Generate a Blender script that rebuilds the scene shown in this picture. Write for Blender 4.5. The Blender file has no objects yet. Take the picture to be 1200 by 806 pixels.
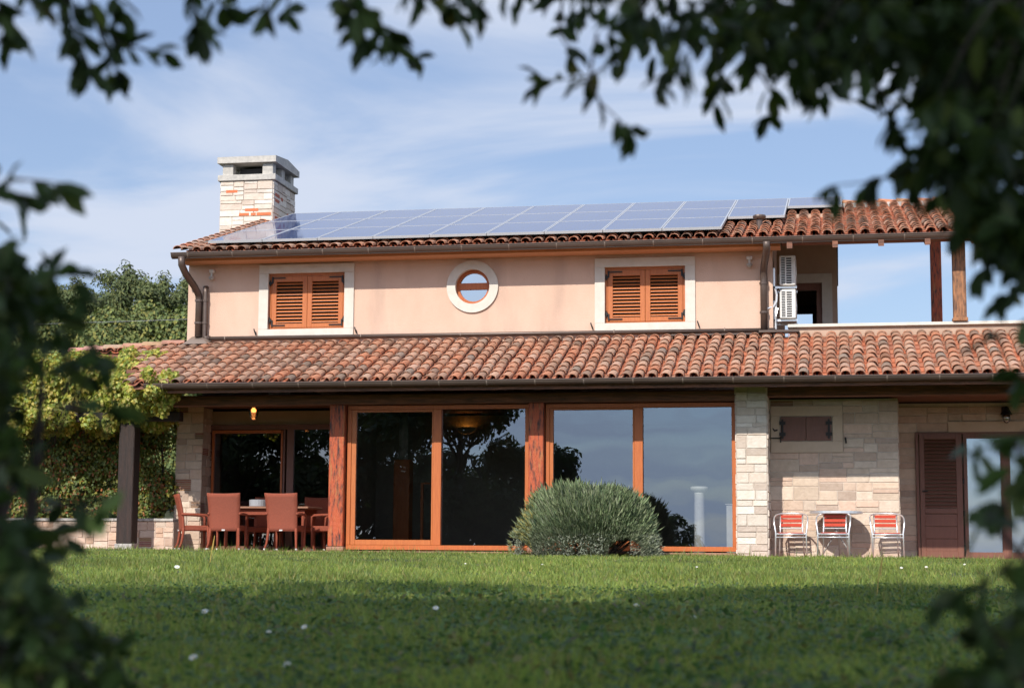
import bpy, math, random
import numpy as np
from mathutils import Vector, Matrix

random.seed(7); RN = np.random.default_rng(11)
S = bpy.context.scene; COL = S.collection
pi = math.pi; sin = math.sin; cos = math.cos; R = math.radians

# ------------------------------------------------------------------ camera model
FPX = 2040.0; TH = R(10.5); PH = math.atan(245/FPX); RHO = 0.006
CAM = np.array([0.0, -31.0, -0.03])
CF = np.array([-sin(TH)*cos(PH), cos(TH)*cos(PH), sin(PH)])
CR = np.cross(CF, [0, 0, 1.0]); CR /= np.linalg.norm(CR); CU = np.cross(CR, CF)
def ray(px, py):
    a, b = px-600, py-403
    u = a*cos(RHO)+b*sin(RHO); v = -a*sin(RHO)+b*cos(RHO)
    return CR*u/FPX-CU*v/FPX+CF
def at_d(px, py, d): return CAM+ray(px, py)*d
def at_y(px, py, Y):
    r = ray(px, py); return CAM+r*((Y-CAM[1])/r[1])

# ------------------------------------------------------------------ sun
SEL, SAZ = R(38), R(14)
SUN = Vector((-sin(SAZ)*cos(SEL), -cos(SAZ)*cos(SEL), sin(SEL)))

# ------------------------------------------------------------------ object helpers
def tag(o, label=None, cat=None, group=None, kind=None):
    if label: o['label'] = label
    if cat: o['category'] = cat
    if group: o['group'] = group
    if kind: o['kind'] = kind
    return o
def thing(name, label, cat, loc=(0, 0, 0), rz=0, group=None):
    o = bpy.data.objects.new(name, None); COL.objects.link(o)
    o.empty_display_size = .2
    o.location = loc; o.rotation_euler = (0, 0, rz)
    return tag(o, label, cat, group)
def copy_tree(o, parent=None):
    c = o.copy(); COL.objects.link(c)
    if parent: c.parent = parent
    for ch in list(o.children): copy_tree(ch, c)
    return c
def wloc(o):
    v = Vector((0, 0, 0))
    while o is not None:
        v += o.location; o = o.parent
    return v

class MB:
    def __init__(s): s.v = []; s.f = []; s.c = []; s.hasc = False
    def face(s, pts, col=None):
        n = len(s.v); s.v += [tuple(p) for p in pts]; s.f.append(tuple(range(n, n+len(pts)))); s.c.append(col or (1, 1, 1))
        if col: s.hasc = True
    def mesh(s, vs, fs, col=None):
        n = len(s.v); s.v += [tuple(p) for p in vs]
        for f in fs: s.f.append(tuple(i+n for i in f)); s.c.append(col or (1, 1, 1))
        if col: s.hasc = True
    def box(s, x0, x1, y0, y1, z0, z1, col=None, bev=0):
        if bev <= 0:
            vs = [(x, y, z) for z in (z0, z1) for y in (y0, y1) for x in (x0, x1)]
            s.mesh(vs, [(0, 2, 3, 1), (4, 5, 7, 6), (0, 1, 5, 4), (2, 6, 7, 3), (0, 4, 6, 2), (1, 3, 7, 5)], col)
        else:
            b = bev; vs = []; X = (x0, x1); Y = (y0, y1); Z = (z0, z1)
            idx = {}
            for i in (0, 1):
                for j in (0, 1):
                    for k in (0, 1):
                        sx, sy, sz = (1, -1)[i], (1, -1)[j], (1, -1)[k]
                        idx[i, j, k, 0] = len(vs); vs.append((X[i], Y[j]+sy*b, Z[k]+sz*b))
                        idx[i, j, k, 1] = len(vs); vs.append((X[i]+sx*b, Y[j], Z[k]+sz*b))
                        idx[i, j, k, 2] = len(vs); vs.append((X[i]+sx*b, Y[j]+sy*b, Z[k]))
            fs = []
            for i in (0, 1):
                a = [idx[i, 0, 0, 0], idx[i, 0, 1, 0], idx[i, 1, 1, 0], idx[i, 1, 0, 0]]; fs.append(a if i == 0 else a[::-1])
                a = [idx[0, i, 0, 1], idx[1, i, 0, 1], idx[1, i, 1, 1], idx[0, i, 1, 1]]; fs.append(a if i == 0 else a[::-1])
                a = [idx[0, 0, i, 2], idx[0, 1, i, 2], idx[1, 1, i, 2], idx[1, 0, i, 2]]; fs.append(a if i == 0 else a[::-1])
            for j in (0, 1):
                for k in (0, 1):
                    fs.append([idx[0, j, k, 1], idx[0, j, k, 2], idx[1, j, k, 2], idx[1, j, k, 1]])
                    fs.append([idx[j, 0, k, 0], idx[j, 0, k, 2], idx[j, 1, k, 2], idx[j, 1, k, 0]])
                    fs.append([idx[j, k, 0, 0], idx[j, k, 0, 1], idx[j, k, 1, 1], idx[j, k, 1, 0]])
            for i in (0, 1):
                for j in (0, 1):
                    for k in (0, 1): fs.append([idx[i, j, k, 0], idx[i, j, k, 1], idx[i, j, k, 2]])
            s.mesh(vs, fs, col)
    def tube(s, pts, r, n=8, col=None, cap=True):
        pts = [Vector(p) for p in pts]; m = len(pts)
        rs = r if isinstance(r, (list, tuple)) else [r]*m
        rings = []; ref = None
        for i, p in enumerate(pts):
            t = (pts[min(i+1, m-1)]-pts[max(i-1, 0)]).normalized()
            if ref is None:
                ref = Vector((0, 0, 1)) if abs(t.z) < .9 else Vector((1, 0, 0))
            a = (ref-t*ref.dot(t)).normalized(); ref = a; b = t.cross(a)
            rings.append([p+(a*cos(2*pi*k/n)+b*sin(2*pi*k/n))*rs[i] for k in range(n)])
        vs = [q for g in rings for q in g]; fs = []
        for i in range(m-1):
            for k in range(n):
                k2 = (k+1) % n; fs.append((i*n+k, i*n+k2, (i+1)*n+k2, (i+1)*n+k))
        if cap: fs += [tuple(range(n))[::-1], tuple(range((m-1)*n, m*n))]
        s.mesh(vs, fs, col)
    def lathe(s, cx, cy, prof, n=24, col=None):
        vs = [(cx+r*cos(2*pi*k/n), cy+r*sin(2*pi*k/n), z) for r, z in prof for k in range(n)]
        fs = []
        for i in range(len(prof)-1):
            for k in range(n):
                k2 = (k+1) % n; fs.append((i*n+k, i*n+k2, (i+1)*n+k2, (i+1)*n+k))
        fs += [tuple(range(n))[::-1], tuple(range((len(prof)-1)*n, len(prof)*n))]
        s.mesh(vs, fs, col)
    def build(s, name, mat, parent=None, smooth=False, local=False):
        off = wloc(parent) if (parent is not None and not local) else Vector((0, 0, 0))
        me = bpy.data.meshes.new(name)
        me.from_pydata([(x-off.x, y-off.y, z-off.z) for x, y, z in s.v], [], s.f)
        if s.hasc:
            at = me.color_attributes.new('Col', 'FLOAT_COLOR', 'CORNER')
            ln = np.array([len(f) for f in s.f]); c = np.ones((len(s.f), 4)); c[:, :3] = np.array(s.c)
            at.data.foreach_set('color', np.repeat(c, ln, axis=0).ravel())
        me.materials.append(mat)
        if smooth:
            me.polygons.foreach_set('use_smooth', [True]*len(me.polygons))
        me.update()
        o = bpy.data.objects.new(name, me); COL.objects.link(o)
        if parent: o.parent = parent
        return o

def split_by(o, key):
    """separate a mesh into one object per key(centre of a loose piece)"""
    me = o.data; nv = len(me.vertices); par = list(range(nv))
    def find(a):
        while par[a] != a: par[a] = par[par[a]]; a = par[a]
        return a
    for p in me.polygons:
        r = find(p.vertices[0])
        for q in p.vertices: par[find(q)] = r
    V = [v.co.copy() for v in me.vertices]; cen = {}
    for i in range(nv): cen.setdefault(find(i), []).append(V[i])
    kk = {r: key(sum(l, Vector())/len(l)+wloc(o)) for r, l in cen.items()}
    groups = {}
    for p in me.polygons: groups.setdefault(kk[find(p.vertices[0])], []).append(tuple(p.vertices))
    base = o.name.split('.')[0]; mt = me.materials[0]; lab = o.get('label'); out = []
    for k, fs in sorted(groups.items()):
        ix = sorted({i for f in fs for i in f}); mp_ = {i: j for j, i in enumerate(ix)}
        m2 = bpy.data.meshes.new(base); m2.from_pydata([V[i] for i in ix], [], [tuple(mp_[i] for i in f) for f in fs]); m2.materials.append(mt); m2.update()
        if me.polygons[0].use_smooth: m2.polygons.foreach_set('use_smooth', [True]*len(m2.polygons))
        c = bpy.data.objects.new(base, m2); COL.objects.link(c); c.parent = o.parent; c.location = o.location
        if lab: c['label'] = lab
        out.append(c)
    bpy.data.objects.remove(o)
    return out
def np_mesh(name, V, F, C, mat, parent=None, local=False):
    """V (n,3), F (m,3) triangles, C (m,3) face colours"""
    off = np.array(wloc(parent)) if (parent is not None and not local) else np.zeros(3)
    me = bpy.data.meshes.new(name); V = V-off
    me.vertices.add(len(V)); me.vertices.foreach_set('co', V.astype(np.float32).ravel())
    me.loops.add(len(F)*3); me.loops.foreach_set('vertex_index', F.astype(np.int32).ravel())
    me.polygons.add(len(F)); me.polygons.foreach_set('loop_start', np.arange(0, len(F)*3, 3, dtype=np.int32))
    me.polygons.foreach_set('loop_total', np.full(len(F), 3, dtype=np.int32))
    at = me.color_attributes.new('Col', 'FLOAT_COLOR', 'CORNER')
    c = np.ones((len(F), 4)); c[:, :3] = C
    at.data.foreach_set('color', np.repeat(c, 3, axis=0).astype(np.float32).ravel())
    me.materials.append(mat); me.update(calc_edges=True)
    o = bpy.data.objects.new(name, me); COL.objects.link(o)
    if parent: o.parent = parent
    return o

def norm(a): return a/np.maximum(np.linalg.norm(a, axis=-1, keepdims=True), 1e-9)
BIG = np.array([(0, 0, 0), (.3, .40, .07), (.68, .46, .06), (1, 0, -.08), (.68, -.46, .06), (.3, -.40, .07), (.3, 0, 0), (.68, 0, 0)])
BIGF = np.array([(0, 6, 1), (1, 6, 7), (1, 7, 2), (2, 7, 3), (0, 5, 6), (5, 4, 7), (5, 7, 6), (4, 3, 7)])
DIA = np.array([(0, 0, 0), (.5, .5, .12), (1, 0, 0), (.5, -.5, .12)]); DIAF = np.array([(0, 2, 1), (0, 3, 2)])
def leaves(P, D, N, L, W, C, big=False):
    """leaf at P pointing along D, facing N, length L, width W -> V, F, C"""
    T, TF = (BIG, BIGF) if big else (DIA, DIAF)
    D = norm(D); B = norm(np.cross(N, D)); N2 = np.cross(D, B)
    L = np.broadcast_to(L, (len(P),)); W = np.broadcast_to(W, (len(P),))
    V = (P[:, None]+D[:, None]*(T[None, :, 0, None]*L[:, None, None])+B[:, None]*(T[None, :, 1, None]*W[:, None, None])
         + N2[:, None]*(T[None, :, 2, None]*L[:, None, None]))
    F = TF[None]+(np.arange(len(P))*len(T))[:, None, None]
    return V.reshape(-1, 3), F.reshape(-1, 3), np.repeat(C, len(TF), axis=0)
def cat(parts):
    V, F, C = [], [], []; n = 0
    for v, f, c in parts:
        V.append(v); F.append(f+n); C.append(c); n += len(v)
    return np.concatenate(V), np.concatenate(F), np.concatenate(C)
def rdir(n): return norm(RN.normal(size=(n, 3)))
def tint(n, pal, j=.18):
    pal = np.array(pal); c = pal[RN.integers(0, len(pal), n)]
    return np.clip(c*(1+RN.normal(0, j, (n, 1))), .004, .95)

# ------------------------------------------------------------------ materials
def mat(name, col=(.5, .5, .5), rough=.7, col2=None, scale=5, stretch=(1, 1, 1), detail=6, lo=.35, hi=.65, bump=0, bscale=None,
        metallic=0, attr=False, spec=None, trans=0, wave=None, stain=None, coat=0):
    m = bpy.data.materials.new(name); m.use_nodes = True; t = m.node_tree; n = t.nodes; l = t.links
    b = n['Principled BSDF']; b.inputs['Roughness'].default_value = rough; b.inputs['Metallic'].default_value = metallic
    if spec is not None: b.inputs['Specular IOR Level'].default_value = spec
    if coat: b.inputs['Coat Weight'].default_value = coat
    tc = n.new('ShaderNodeTexCoord'); mp = n.new('ShaderNodeMapping'); mp.inputs['Scale'].default_value = stretch
    l.new(tc.outputs['Object'], mp.inputs['Vector'])
    out = None
    if col2 is not None:
        no = n.new('ShaderNodeTexNoise'); no.inputs['Scale'].default_value = scale; no.inputs['Detail'].default_value = detail
        no.inputs['Roughness'].default_value = .6
        l.new(mp.outputs[0], no.inputs['Vector'])
        mr = n.new('ShaderNodeMapRange'); mr.inputs[1].default_value = lo; mr.inputs[2].default_value = hi
        l.new(no.outputs['Fac'], mr.inputs[0])
        mx = n.new('ShaderNodeMix'); mx.data_type = 'RGBA'; mx.inputs[6].default_value = (*col, 1); mx.inputs[7].default_value = (*col2, 1)
        l.new(mr.outputs[0], mx.inputs[0]); out = mx.outputs[2]
    if stain is not None:   # (colour, scale, stretch, lo, hi)
        mp2 = n.new('ShaderNodeMapping'); mp2.inputs['Scale'].default_value = stain[2]; l.new(tc.outputs['Object'], mp2.inputs['Vector'])
        no = n.new('ShaderNodeTexNoise'); no.inputs['Scale'].default_value = stain[1]; no.inputs['Detail'].default_value = 8; l.new(mp2.outputs[0], no.inputs['Vector'])
        mr = n.new('ShaderNodeMapRange'); mr.inputs[1].default_value = stain[3]; mr.inputs[2].default_value = stain[4]; l.new(no.outputs['Fac'], mr.inputs[0])
        mx = n.new('ShaderNodeMix'); mx.data_type = 'RGBA'; mx.inputs[6].default_value = (*col, 1); mx.inputs[7].default_value = (*stain[0], 1)
        if out: l.new(out, mx.inputs[6])
        l.new(mr.outputs[0], mx.inputs[0]); out = mx.outputs[2]
    if attr:
        a = n.new('ShaderNodeAttribute'); a.attribute_name = 'Col'
        if out is None: out = a.outputs['Color']
        else:
            mx = n.new('ShaderNodeMix'); mx.data_type = 'RGBA'; mx.blend_type = 'MULTIPLY'; mx.inputs[0].default_value = 1
            l.new(a.outputs['Color'], mx.inputs[6]); l.new(out, mx.inputs[7]); out = mx.outputs[2]
    if out is None: b.inputs['Base Color'].default_value = (*col, 1)
    else: l.new(out, b.inputs['Base Color'])
    if bump:
        no = n.new('ShaderNodeTexNoise'); no.inputs['Scale'].default_value = bscale or scale*4; no.inputs['Detail'].default_value = 6
        l.new(mp.outputs[0], no.inputs['Vector'])
        bp = n.new('ShaderNodeBump'); bp.inputs['Strength'].default_value = bump; bp.inputs['Distance'].default_value = .02
        l.new(no.outputs['Fac'], bp.inputs['Height'])
        if wave:
            wv = n.new('ShaderNodeTexWave'); wv.inputs['Scale'].default_value = wave[0]; wv.bands_direction = wave[1]; l.new(tc.outputs['Object'], wv.inputs['Vector'])
            wv.inputs['Distortion'].default_value = .4
            b2 = n.new('ShaderNodeBump'); b2.inputs['Strength'].default_value = wave[2]; b2.inputs['Distance'].default_value = .01
            l.new(wv.outputs['Fac'], b2.inputs['Height']); l.new(bp.outputs[0], b2.inputs['Normal']); bp = b2
        l.new(bp.outputs[0], b.inputs['Normal'])
    if trans:
        tr = n.new('ShaderNodeBsdfTranslucent'); ms = n.new('ShaderNodeMixShader'); ms.inputs[0].default_value = trans
        hs = n.new('ShaderNodeHueSaturation'); hs.inputs['Value'].default_value = 1.5; hs.inputs['Saturation'].default_value = 1.1
        if out is not None: l.new(out, hs.inputs['Color'])
        else: hs.inputs['Color'].default_value = (*col, 1)
        l.new(hs.outputs[0], tr.inputs['Color'])
        l.new(b.outputs[0], ms.inputs[1]); l.new(tr.outputs[0], ms.inputs[2]); l.new(ms.outputs[0], n['Material Output'].inputs['Surface'])
    return m
def glass_mat(name, refl=.3, tintc=(.5, .52, .52), gl=(.9, .93, .97)):
    m = bpy.data.materials.new(name); m.use_nodes = True; t = m.node_tree; n = t.nodes; l = t.links
    n.remove(n['Principled BSDF'])
    tr = n.new('ShaderNodeBsdfTransparent'); tr.inputs[0].default_value = (*tintc, 1)
    g = n.new('ShaderNodeBsdfGlossy'); g.inputs['Roughness'].default_value = 0.0; g.inputs['Color'].default_value = (*gl, 1)
    no = n.new('ShaderNodeTexNoise'); no.inputs['Scale'].default_value = 1.3; no.inputs['Detail'].default_value = 1
    tc = n.new('ShaderNodeTexCoord'); l.new(tc.outputs['Object'], no.inputs['Vector'])
    bp = n.new('ShaderNodeBump'); bp.inputs['Strength'].default_value = .10; bp.inputs['Distance'].default_value = .02; l.new(no.outputs['Fac'], bp.inputs['Height']); l.new(bp.outputs[0], g.inputs['Normal'])
    fr = n.new('ShaderNodeFresnel'); fr.inputs['IOR'].default_value = 1.5
    ad = n.new('ShaderNodeMath'); ad.operation = 'ADD'; ad.use_clamp = True; ad.inputs[1].default_value = refl-.04
    l.new(fr.outputs[0], ad.inputs[0])
    ms = n.new('ShaderNodeMixShader'); l.new(ad.outputs[0], ms.inputs[0]); l.new(tr.outputs[0], ms.inputs[1]); l.new(g.outputs[0], ms.inputs[2])
    l.new(ms.outputs[0], n['Material Output'].inputs['Surface'])
    return m
def emit_mat(name, col, st):
    m = bpy.data.materials.new(name); m.use_nodes = True; b = m.node_tree.nodes['Principled BSDF']
    b.inputs['Base Color'].default_value = (*col, 1); b.inputs['Emission Color'].default_value = (*col, 1); b.inputs['Emission Strength'].default_value = st
    return m

M = {}
M['stucco'] = mat('stucco', (.56, .378, .285), .9, (.62, .435, .335), 1.6, (1, 1, .6), lo=.3, hi=.7, bump=.4, bscale=60, stain=((.43, .30, .235), 1.7, (1.5, 1, .32), .53, .86))
M['stucco_shaded'] = mat('stucco_shaded', (.48, .34, .25), .9, (.42, .29, .215), 2, bump=.3, bscale=50)  # darker copy of the stucco, shade of the recessed walls put into the colour
M['trim'] = mat('pale_stone_trim', (.61, .565, .50), .75, (.55, .505, .44), 6, bump=.1, bscale=40)
M['peach'] = mat('peach_cornice', (.55, .29, .16), .8, (.50, .26, .15), 4, bump=.1)
M['shutter'] = mat('orange_varnished_wood', (.47, .14, .032), .5, (.39, .105, .024), 9, (6, 6, .6), bump=.12, bscale=30)
M['shutter_h'] = mat('orange_varnished_wood_flat', (.44, .155, .045), .42, (.36, .115, .032), 9, (.6, 6, 6), bump=.12, bscale=30)
M['frame'] = mat('orange_frame_wood', (.47, .125, .026), .5, (.39, .095, .02), 7, (5, 5, .5), bump=.1, bscale=30)
M['brownwood'] = mat('brown_shutter_wood', (.20, .082, .052), .5, (.16, .064, .042), 8, (5, 5, .6), bump=.12, bscale=30)
M['darkwood'] = mat('dark_beam_wood', (.25, .095, .05), .7, (.09, .042, .028), 6, (.5, 5, 5), bump=.4, bscale=22)
M['oldpost'] = mat('charred_red_post_wood', (.44, .085, .028), .6, (.04, .02, .018), 5, (5, 5, .9), detail=9, lo=.47, hi=.64, bump=.7, bscale=18, stain=((.40, .15, .05), 6, (4, 4, .5), .55, .7))
M['blackpost'] = mat('dark_pergola_wood', (.034, .017, .012), .75, (.015, .009, .007), 5, (4, 4, .5), bump=.5, bscale=18)
M['gutter'] = mat('brown_gutter_metal', (.115, .082, .066), .42, (.085, .06, .05), 3, (.6, 3, 3), metallic=.35, spec=.5)
M['gbracket'] = mat('gutter_strap_metal', (.22, .17, .14), .5, metallic=.3)
M['iron'] = mat('black_iron', (.022, .02, .02), .5, metallic=.5)
M['stone'] = mat('stone_blocks', (1, 1, 1), .88, (.80, .77, .74), 9, lo=.3, hi=.75, bump=.6, bscale=26, attr=True)
M['stone_moss'] = mat('stone_blocks_pale', (1, 1, 1), .88, (.84, .80, .76), 9, lo=.3, hi=.75, bump=.6, bscale=26, attr=True)
M['mortar'] = mat('mortar', (.60, .53, .46), .95, (.52, .45, .39), 12, bump=.4)
M['slab'] = mat('grey_cap_stone', (.50, .47, .43), .85, (.27, .26, .25), 9, lo=.35, hi=.7, bump=.35, bscale=40)
M['tile'] = mat('terracotta_tiles', (1, 1, 1), .85, (.80, .77, .74), 22, lo=.35, hi=.7, bump=.35, bscale=60, attr=True, stain=((.62, .60, .54), 5, (1, 1, 1), .56, .72))
M['deck'] = mat('roof_underlay', (.05, .04, .035), .9)
M['plaster_in'] = mat('interior_plaster', (.30, .25, .20), .9, (.25, .21, .17), 3)
M['floor_in'] = mat('interior_floor', (.05, .035, .025), .5, (.04, .03, .02), 4)
M['patio'] = mat('terracotta_paving', (.36, .19, .125), .85, (.28, .15, .10), 5, bump=.3, bscale=30)
M['glass'] = glass_mat('window_glass', .17, (.66, .68, .68), (.70, .83, 1.0))
M['glass_dark'] = glass_mat('dark_window_glass', .16, (.35, .36, .36))
M['pvglass'] = mat('solar_cell_glass', (.022, .05, .16), .08, (.028, .06, .18), 3, spec=.42)
M['pvframe'] = mat('anodised_frame', (.47, .48, .50), .4, metallic=.25)
M['weathered'] = mat('weathered_post_wood', (.34, .15, .065), .7, (.10, .05, .03), 5, (4, 4, .9), detail=9, lo=.4, hi=.62, bump=.6, bscale=18)
M['capstone'] = mat('chimney_cap_stone', (.50, .465, .415), .85, (.34, .32, .295), 9, lo=.35, hi=.7, bump=.35, bscale=40)
def pv_cells(m):
    t = m.node_tree; n = t.nodes; l = t.links; b = n['Principled BSDF']; old = b.inputs['Base Color'].links[0].from_socket
    tc = n.new('ShaderNodeTexCoord'); br = n.new('ShaderNodeTexBrick'); br.offset = 0; l.new(tc.outputs['Object'], br.inputs['Vector'])
    br.inputs['Scale'].default_value = 1; br.inputs['Brick Width'].default_value = .176; br.inputs['Row Height'].default_value = .182; br.inputs['Mortar Size'].default_value = .005; br.inputs['Mortar Smooth'].default_value = .2
    mx = n.new('ShaderNodeMix'); mx.data_type = 'RGBA'; l.new(br.outputs['Fac'], mx.inputs[0]); l.new(old, mx.inputs[6]); mx.inputs[7].default_value = (.055, .075, .12, 1); l.new(mx.outputs[2], b.inputs['Base Color'])
pv_cells(M['pvglass'])
M['alu'] = mat('brushed_aluminium', (.80, .80, .80), .35, metallic=.75)
M['white'] = mat('white_enamel', (.72, .71, .68), .5, (.62, .60, .57), 8)
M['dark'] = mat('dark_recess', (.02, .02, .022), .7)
M['wicker'] = mat('red_brown_wicker', (.32, .072, .033), .6, (.26, .056, .026), 40, bump=.3, bscale=120, wave=(38, 'Z', .5))
M['redslat'] = mat('red_slat', (.52, .055, .02), .45, (.45, .045, .02), 12)
M['tablewood'] = mat('table_wood', (.30, .15, .09), .5, (.24, .11, .065), 8, (.6, 5, 5))
M['pewter'] = mat('grey_ceramic', (.30, .31, .33), .5)
M['bark'] = mat('bark', (.075, .055, .04), .95, (.04, .03, .024), 9, (3, 3, .6), bump=.8, bscale=14)
M['leaf'] = mat('leaf', attr=True, rough=.5, trans=.38)
M['leaf_fg'] = mat('glossy_leaf', attr=True, rough=.5, trans=.30, spec=.25)
M['leaf_far'] = mat('far_leaf', attr=True, rough=.75, trans=.15)
M['sprig'] = mat('lavender_sprig', attr=True, rough=.8, trans=.1)
M['grass'] = mat('grass_blade', attr=True, rough=.6, trans=.35)
M['soil'] = mat('lawn_soil', (.045, .060, .018), .95, (.03, .04, .014), 1.6, bump=.3, bscale=8)
M['hill'] = mat('scrub_hill', (.05, .055, .025), .95, (.03, .038, .018), .5)
M['petal'] = mat('white_petal', (.80, .80, .76), .7, trans=.2)
M['yolk'] = mat('yellow_disc', (.7, .42, .03), .8)
M['straw'] = mat('dry_grass', (.50, .33, .08), .7)
M['cable'] = mat('grey_cable', (.25, .25, .26), .6)

# ------------------------------------------------------------------ stone block layouts
def ashlar(w, h, maxw=.50, maxh=.23, minw=.12, minh=.075):
    out = []
    def rec(x, y, a, b):
        if a <= maxw and b <= maxh and (random.random() < .78 or a < 2*minw or b < 2*minh): out.append((x, y, a, b)); return
        vert = a/maxw > b/maxh*random.uniform(.75, 1.3)
        if vert and a < 2*minw: vert = False
        if not vert and b < 2*minh:
            vert = True
            if a < 2*minw: out.append((x, y, a, b)); return
        if vert:
            c = a*random.uniform(.32, .68); rec(x, y, c, b); rec(x+c, y, a-c, b)
        else:
            c = b*random.uniform(.32, .68); rec(x, y, a, c); rec(x, y+c, a, b-c)
    rec(0, 0, w, h); return out
CREAM = [(.62, .54, .46), (.65, .58, .51), (.60, .52, .44), (.67, .61, .54), (.57, .49, .42)]
TAN = [(.62, .475, .37), (.65, .52, .41), (.58, .44, .345), (.68, .56, .455), (.50, .385, .31), (.63, .46, .36), (.60, .49, .395)]
PALE = [(.66, .57, .485), (.69, .615, .53), (.62, .525, .44), (.70, .635, .56), (.57, .475, .40)]
def stone_face(mb, O, U, Vv, N, W, H, pal=CREAM, brick=.06, depth=.018, **k):
    O, U, Vv, N = map(Vector, (O, U, Vv, N))
    def block(x, y, a, b, d, col, ch=.007, g=.004):
        if a < .02 or b < .015: return
        q = [(x+g, y+g), (x+a-g, y+g), (x+a-g, y+b-g), (x+g, y+b-g)]
        c = ch; w = [(x+g+c, y+g+c), (x+a-g-c, y+g+c), (x+a-g-c, y+b-g-c), (x+g+c, y+b-g-c)]
        j = [d+random.uniform(-.004, .004) for _ in range(4)]
        vs = [O+U*p[0]+Vv*p[1]+N*.0005 for p in q]+[O+U*p[0]+Vv*p[1]+N*j[i] for i, p in enumerate(w)]
        mb.mesh(vs, [(4, 5, 6, 7), (0, 1, 5, 4), (1, 2, 6, 5), (2, 3, 7, 6), (3, 0, 4, 7)], col)
    for x, y, a, b in ashlar(W, H, **k):
        col = random.choice(pal); j = random.uniform(.88, 1.08); col = tuple(min(.85, c*j) for c in col)
        if a > .13 and .07 < b < .24 and random.random() < brick:
            nn = max(2, int(b/.034)); bc = random.choice([(.34, .17, .115), (.30, .18, .13), (.40, .20, .13)])
            for i in range(nn): block(x, y+b*i/nn, a, b/nn, random.uniform(.004, .012), tuple(c*random.uniform(.8, 1.15) for c in bc), .002, .003)
        else: block(x, y, a, b, depth*random.uniform(.5, 1.2), col)

# ------------------------------------------------------------------ tiles
TC = [(.46, .26, .18), (.43, .225, .15), (.50, .32, .235), (.38, .20, .135), (.35, .215, .155), (.45, .205, .125), (.47, .165, .085), (.42, .29, .22), (.50, .235, .145), (.30, .19, .145), (.47, .31, .24)]
PC = [(.50, .16, .08), (.45, .14, .07), (.50, .19, .105), (.40, .15, .09), (.40, .19, .12)]
def tile_arc(mb, cx, t, y0, z0, sl, r0, r1, length, lift0, lift1, col, inv=False, rim=True, jr=0.0, n=7, base=0.0):
    cs, sn = cos(sl), sin(sl)
    def P(x, tt, h): return (cx+x+jr*(tt-t), y0+tt*cs-h*sn, z0+tt*sn+h*cs)
    vs = []; th = .013
    for tt, r, lf in ((t, r0, lift0), (t+length, r1, lift1)):
        for k in range(n):
            a = pi*k/(n-1); x = -r*cos(a); h = r*.78*sin(a)
            if inv: h = -h*.55
            vs.append(P(x, tt, base+h+lf))
    for k in range(n):
        a = pi*k/(n-1); rr = r0-th; x = -rr*cos(a); h = rr*.78*sin(a)
        if inv: h = -h*.55-th
        vs.append(P(x, t, base+h+lift0))
    fs = [(k, k+1, n+k+1, n+k) for k in range(n-1)]
    mb.mesh(vs[:2*n], fs, col)
    rc = (min(.6, col[0]*1.15), col[1]*.92, col[2]*.85)
    mb.mesh(vs[:n]+vs[2*n:], [(k+1, k, n+k, n+k+1) for k in range(n-1)], rc)
def tile_field(mb, x0, x1, y0, z0, sl, tlen, keep, pitch=.235, expo=.335, mossy=0):
    nc = int(round((x1-x0)/pitch)); nr = int(math.ceil(tlen/expo))
    for i in range(nc):
        cx = x0+(i+.5)*pitch; cj = random.uniform(-.008, .008)
        for r in range(nr):
            t = r*expo+(random.uniform(-.012, .012) if r else 0)
            L = min(expo+.09, tlen-t+.02)
            if L < .1 or not keep(cx, y0+t*cos(sl)): continue
            c = random.choice(TC); j = random.uniform(.88, 1.10); q_ = .34; c = tuple((v*(1-q_)+m_*q_)*j for v, m_ in zip(c, (.455, .25, .145)))
            if random.random() < mossy: c = tuple(v*m for v, m in zip(c, (.62, .72, .78)))
            tile_arc(mb, cx+cj+random.uniform(-.010, .010), t, y0, z0, sl, .094, .080, L, .034, .006, c, jr=random.uniform(-.045, .045))
            c = random.choice(PC); j = random.uniform(.8, 1.15); c = tuple(v*j for v in c)
            tile_arc(mb, cx+pitch/2, t, y0, z0, sl, .098, .088, L, .03, .004, c, inv=True)

# =================================================================== HOUSE
house = thing('house', 'two-storey villa with pink stucco, terracotta tiled roofs, stone piers and wide glass doors', 'house', (-5.0, 0.0, 0.0))
YW = 1.9                                     # upper wall plane
# ---- upper storey wall with openings
def wall_xz(mb, y, x0, x1, z0, z1, holes):
    xs = sorted({x0, x1, *[h[0] for h in holes], *[h[1] for h in holes]}); 
    for a, b in zip(xs[:-1], xs[1:]):
        hs = sorted([h for h in holes if h[0] < (a+b)/2 < h[1]], key=lambda h: h[2]); z = z0
        for h in hs:
            mb.face([(a, y, z), (b, y, z), (b, y, h[2]), (a, y, h[2])]); z = h[3]
        mb.face([(a, y, z), (b, y, z), (b, y, z1), (a, y, z1)])
W1 = (-11.04, -9.47, 4.355, 5.475); W2 = (-4.285, -2.745, 4.355, 5.44)
RC = (-6.885, 5.125); RR = .345; SQ = .5
w = MB()
wall_xz(w, YW, -12.73, -1.09, 3.7, 6.0, [W1, W2, (RC[0]-SQ, RC[0]+SQ, RC[1]-SQ, RC[1]+SQ)])
nn = 48
for k in range(nn):
    a0, a1 = 2*pi*k/nn, 2*pi*(k+1)/nn
    def sq(a):
        s = SQ/max(abs(cos(a)), abs(sin(a))); return (RC[0]+s*cos(a), YW, RC[1]+s*sin(a))
    def ci(a, y=YW): return (RC[0]+RR*cos(a), y, RC[1]+RR*sin(a))
    w.face([ci(a0), ci(a1), sq(a1), sq(a0)]); w.face([ci(a1), ci(a0), ci(a0, YW+.3), ci(a1, YW+.3)])
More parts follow.
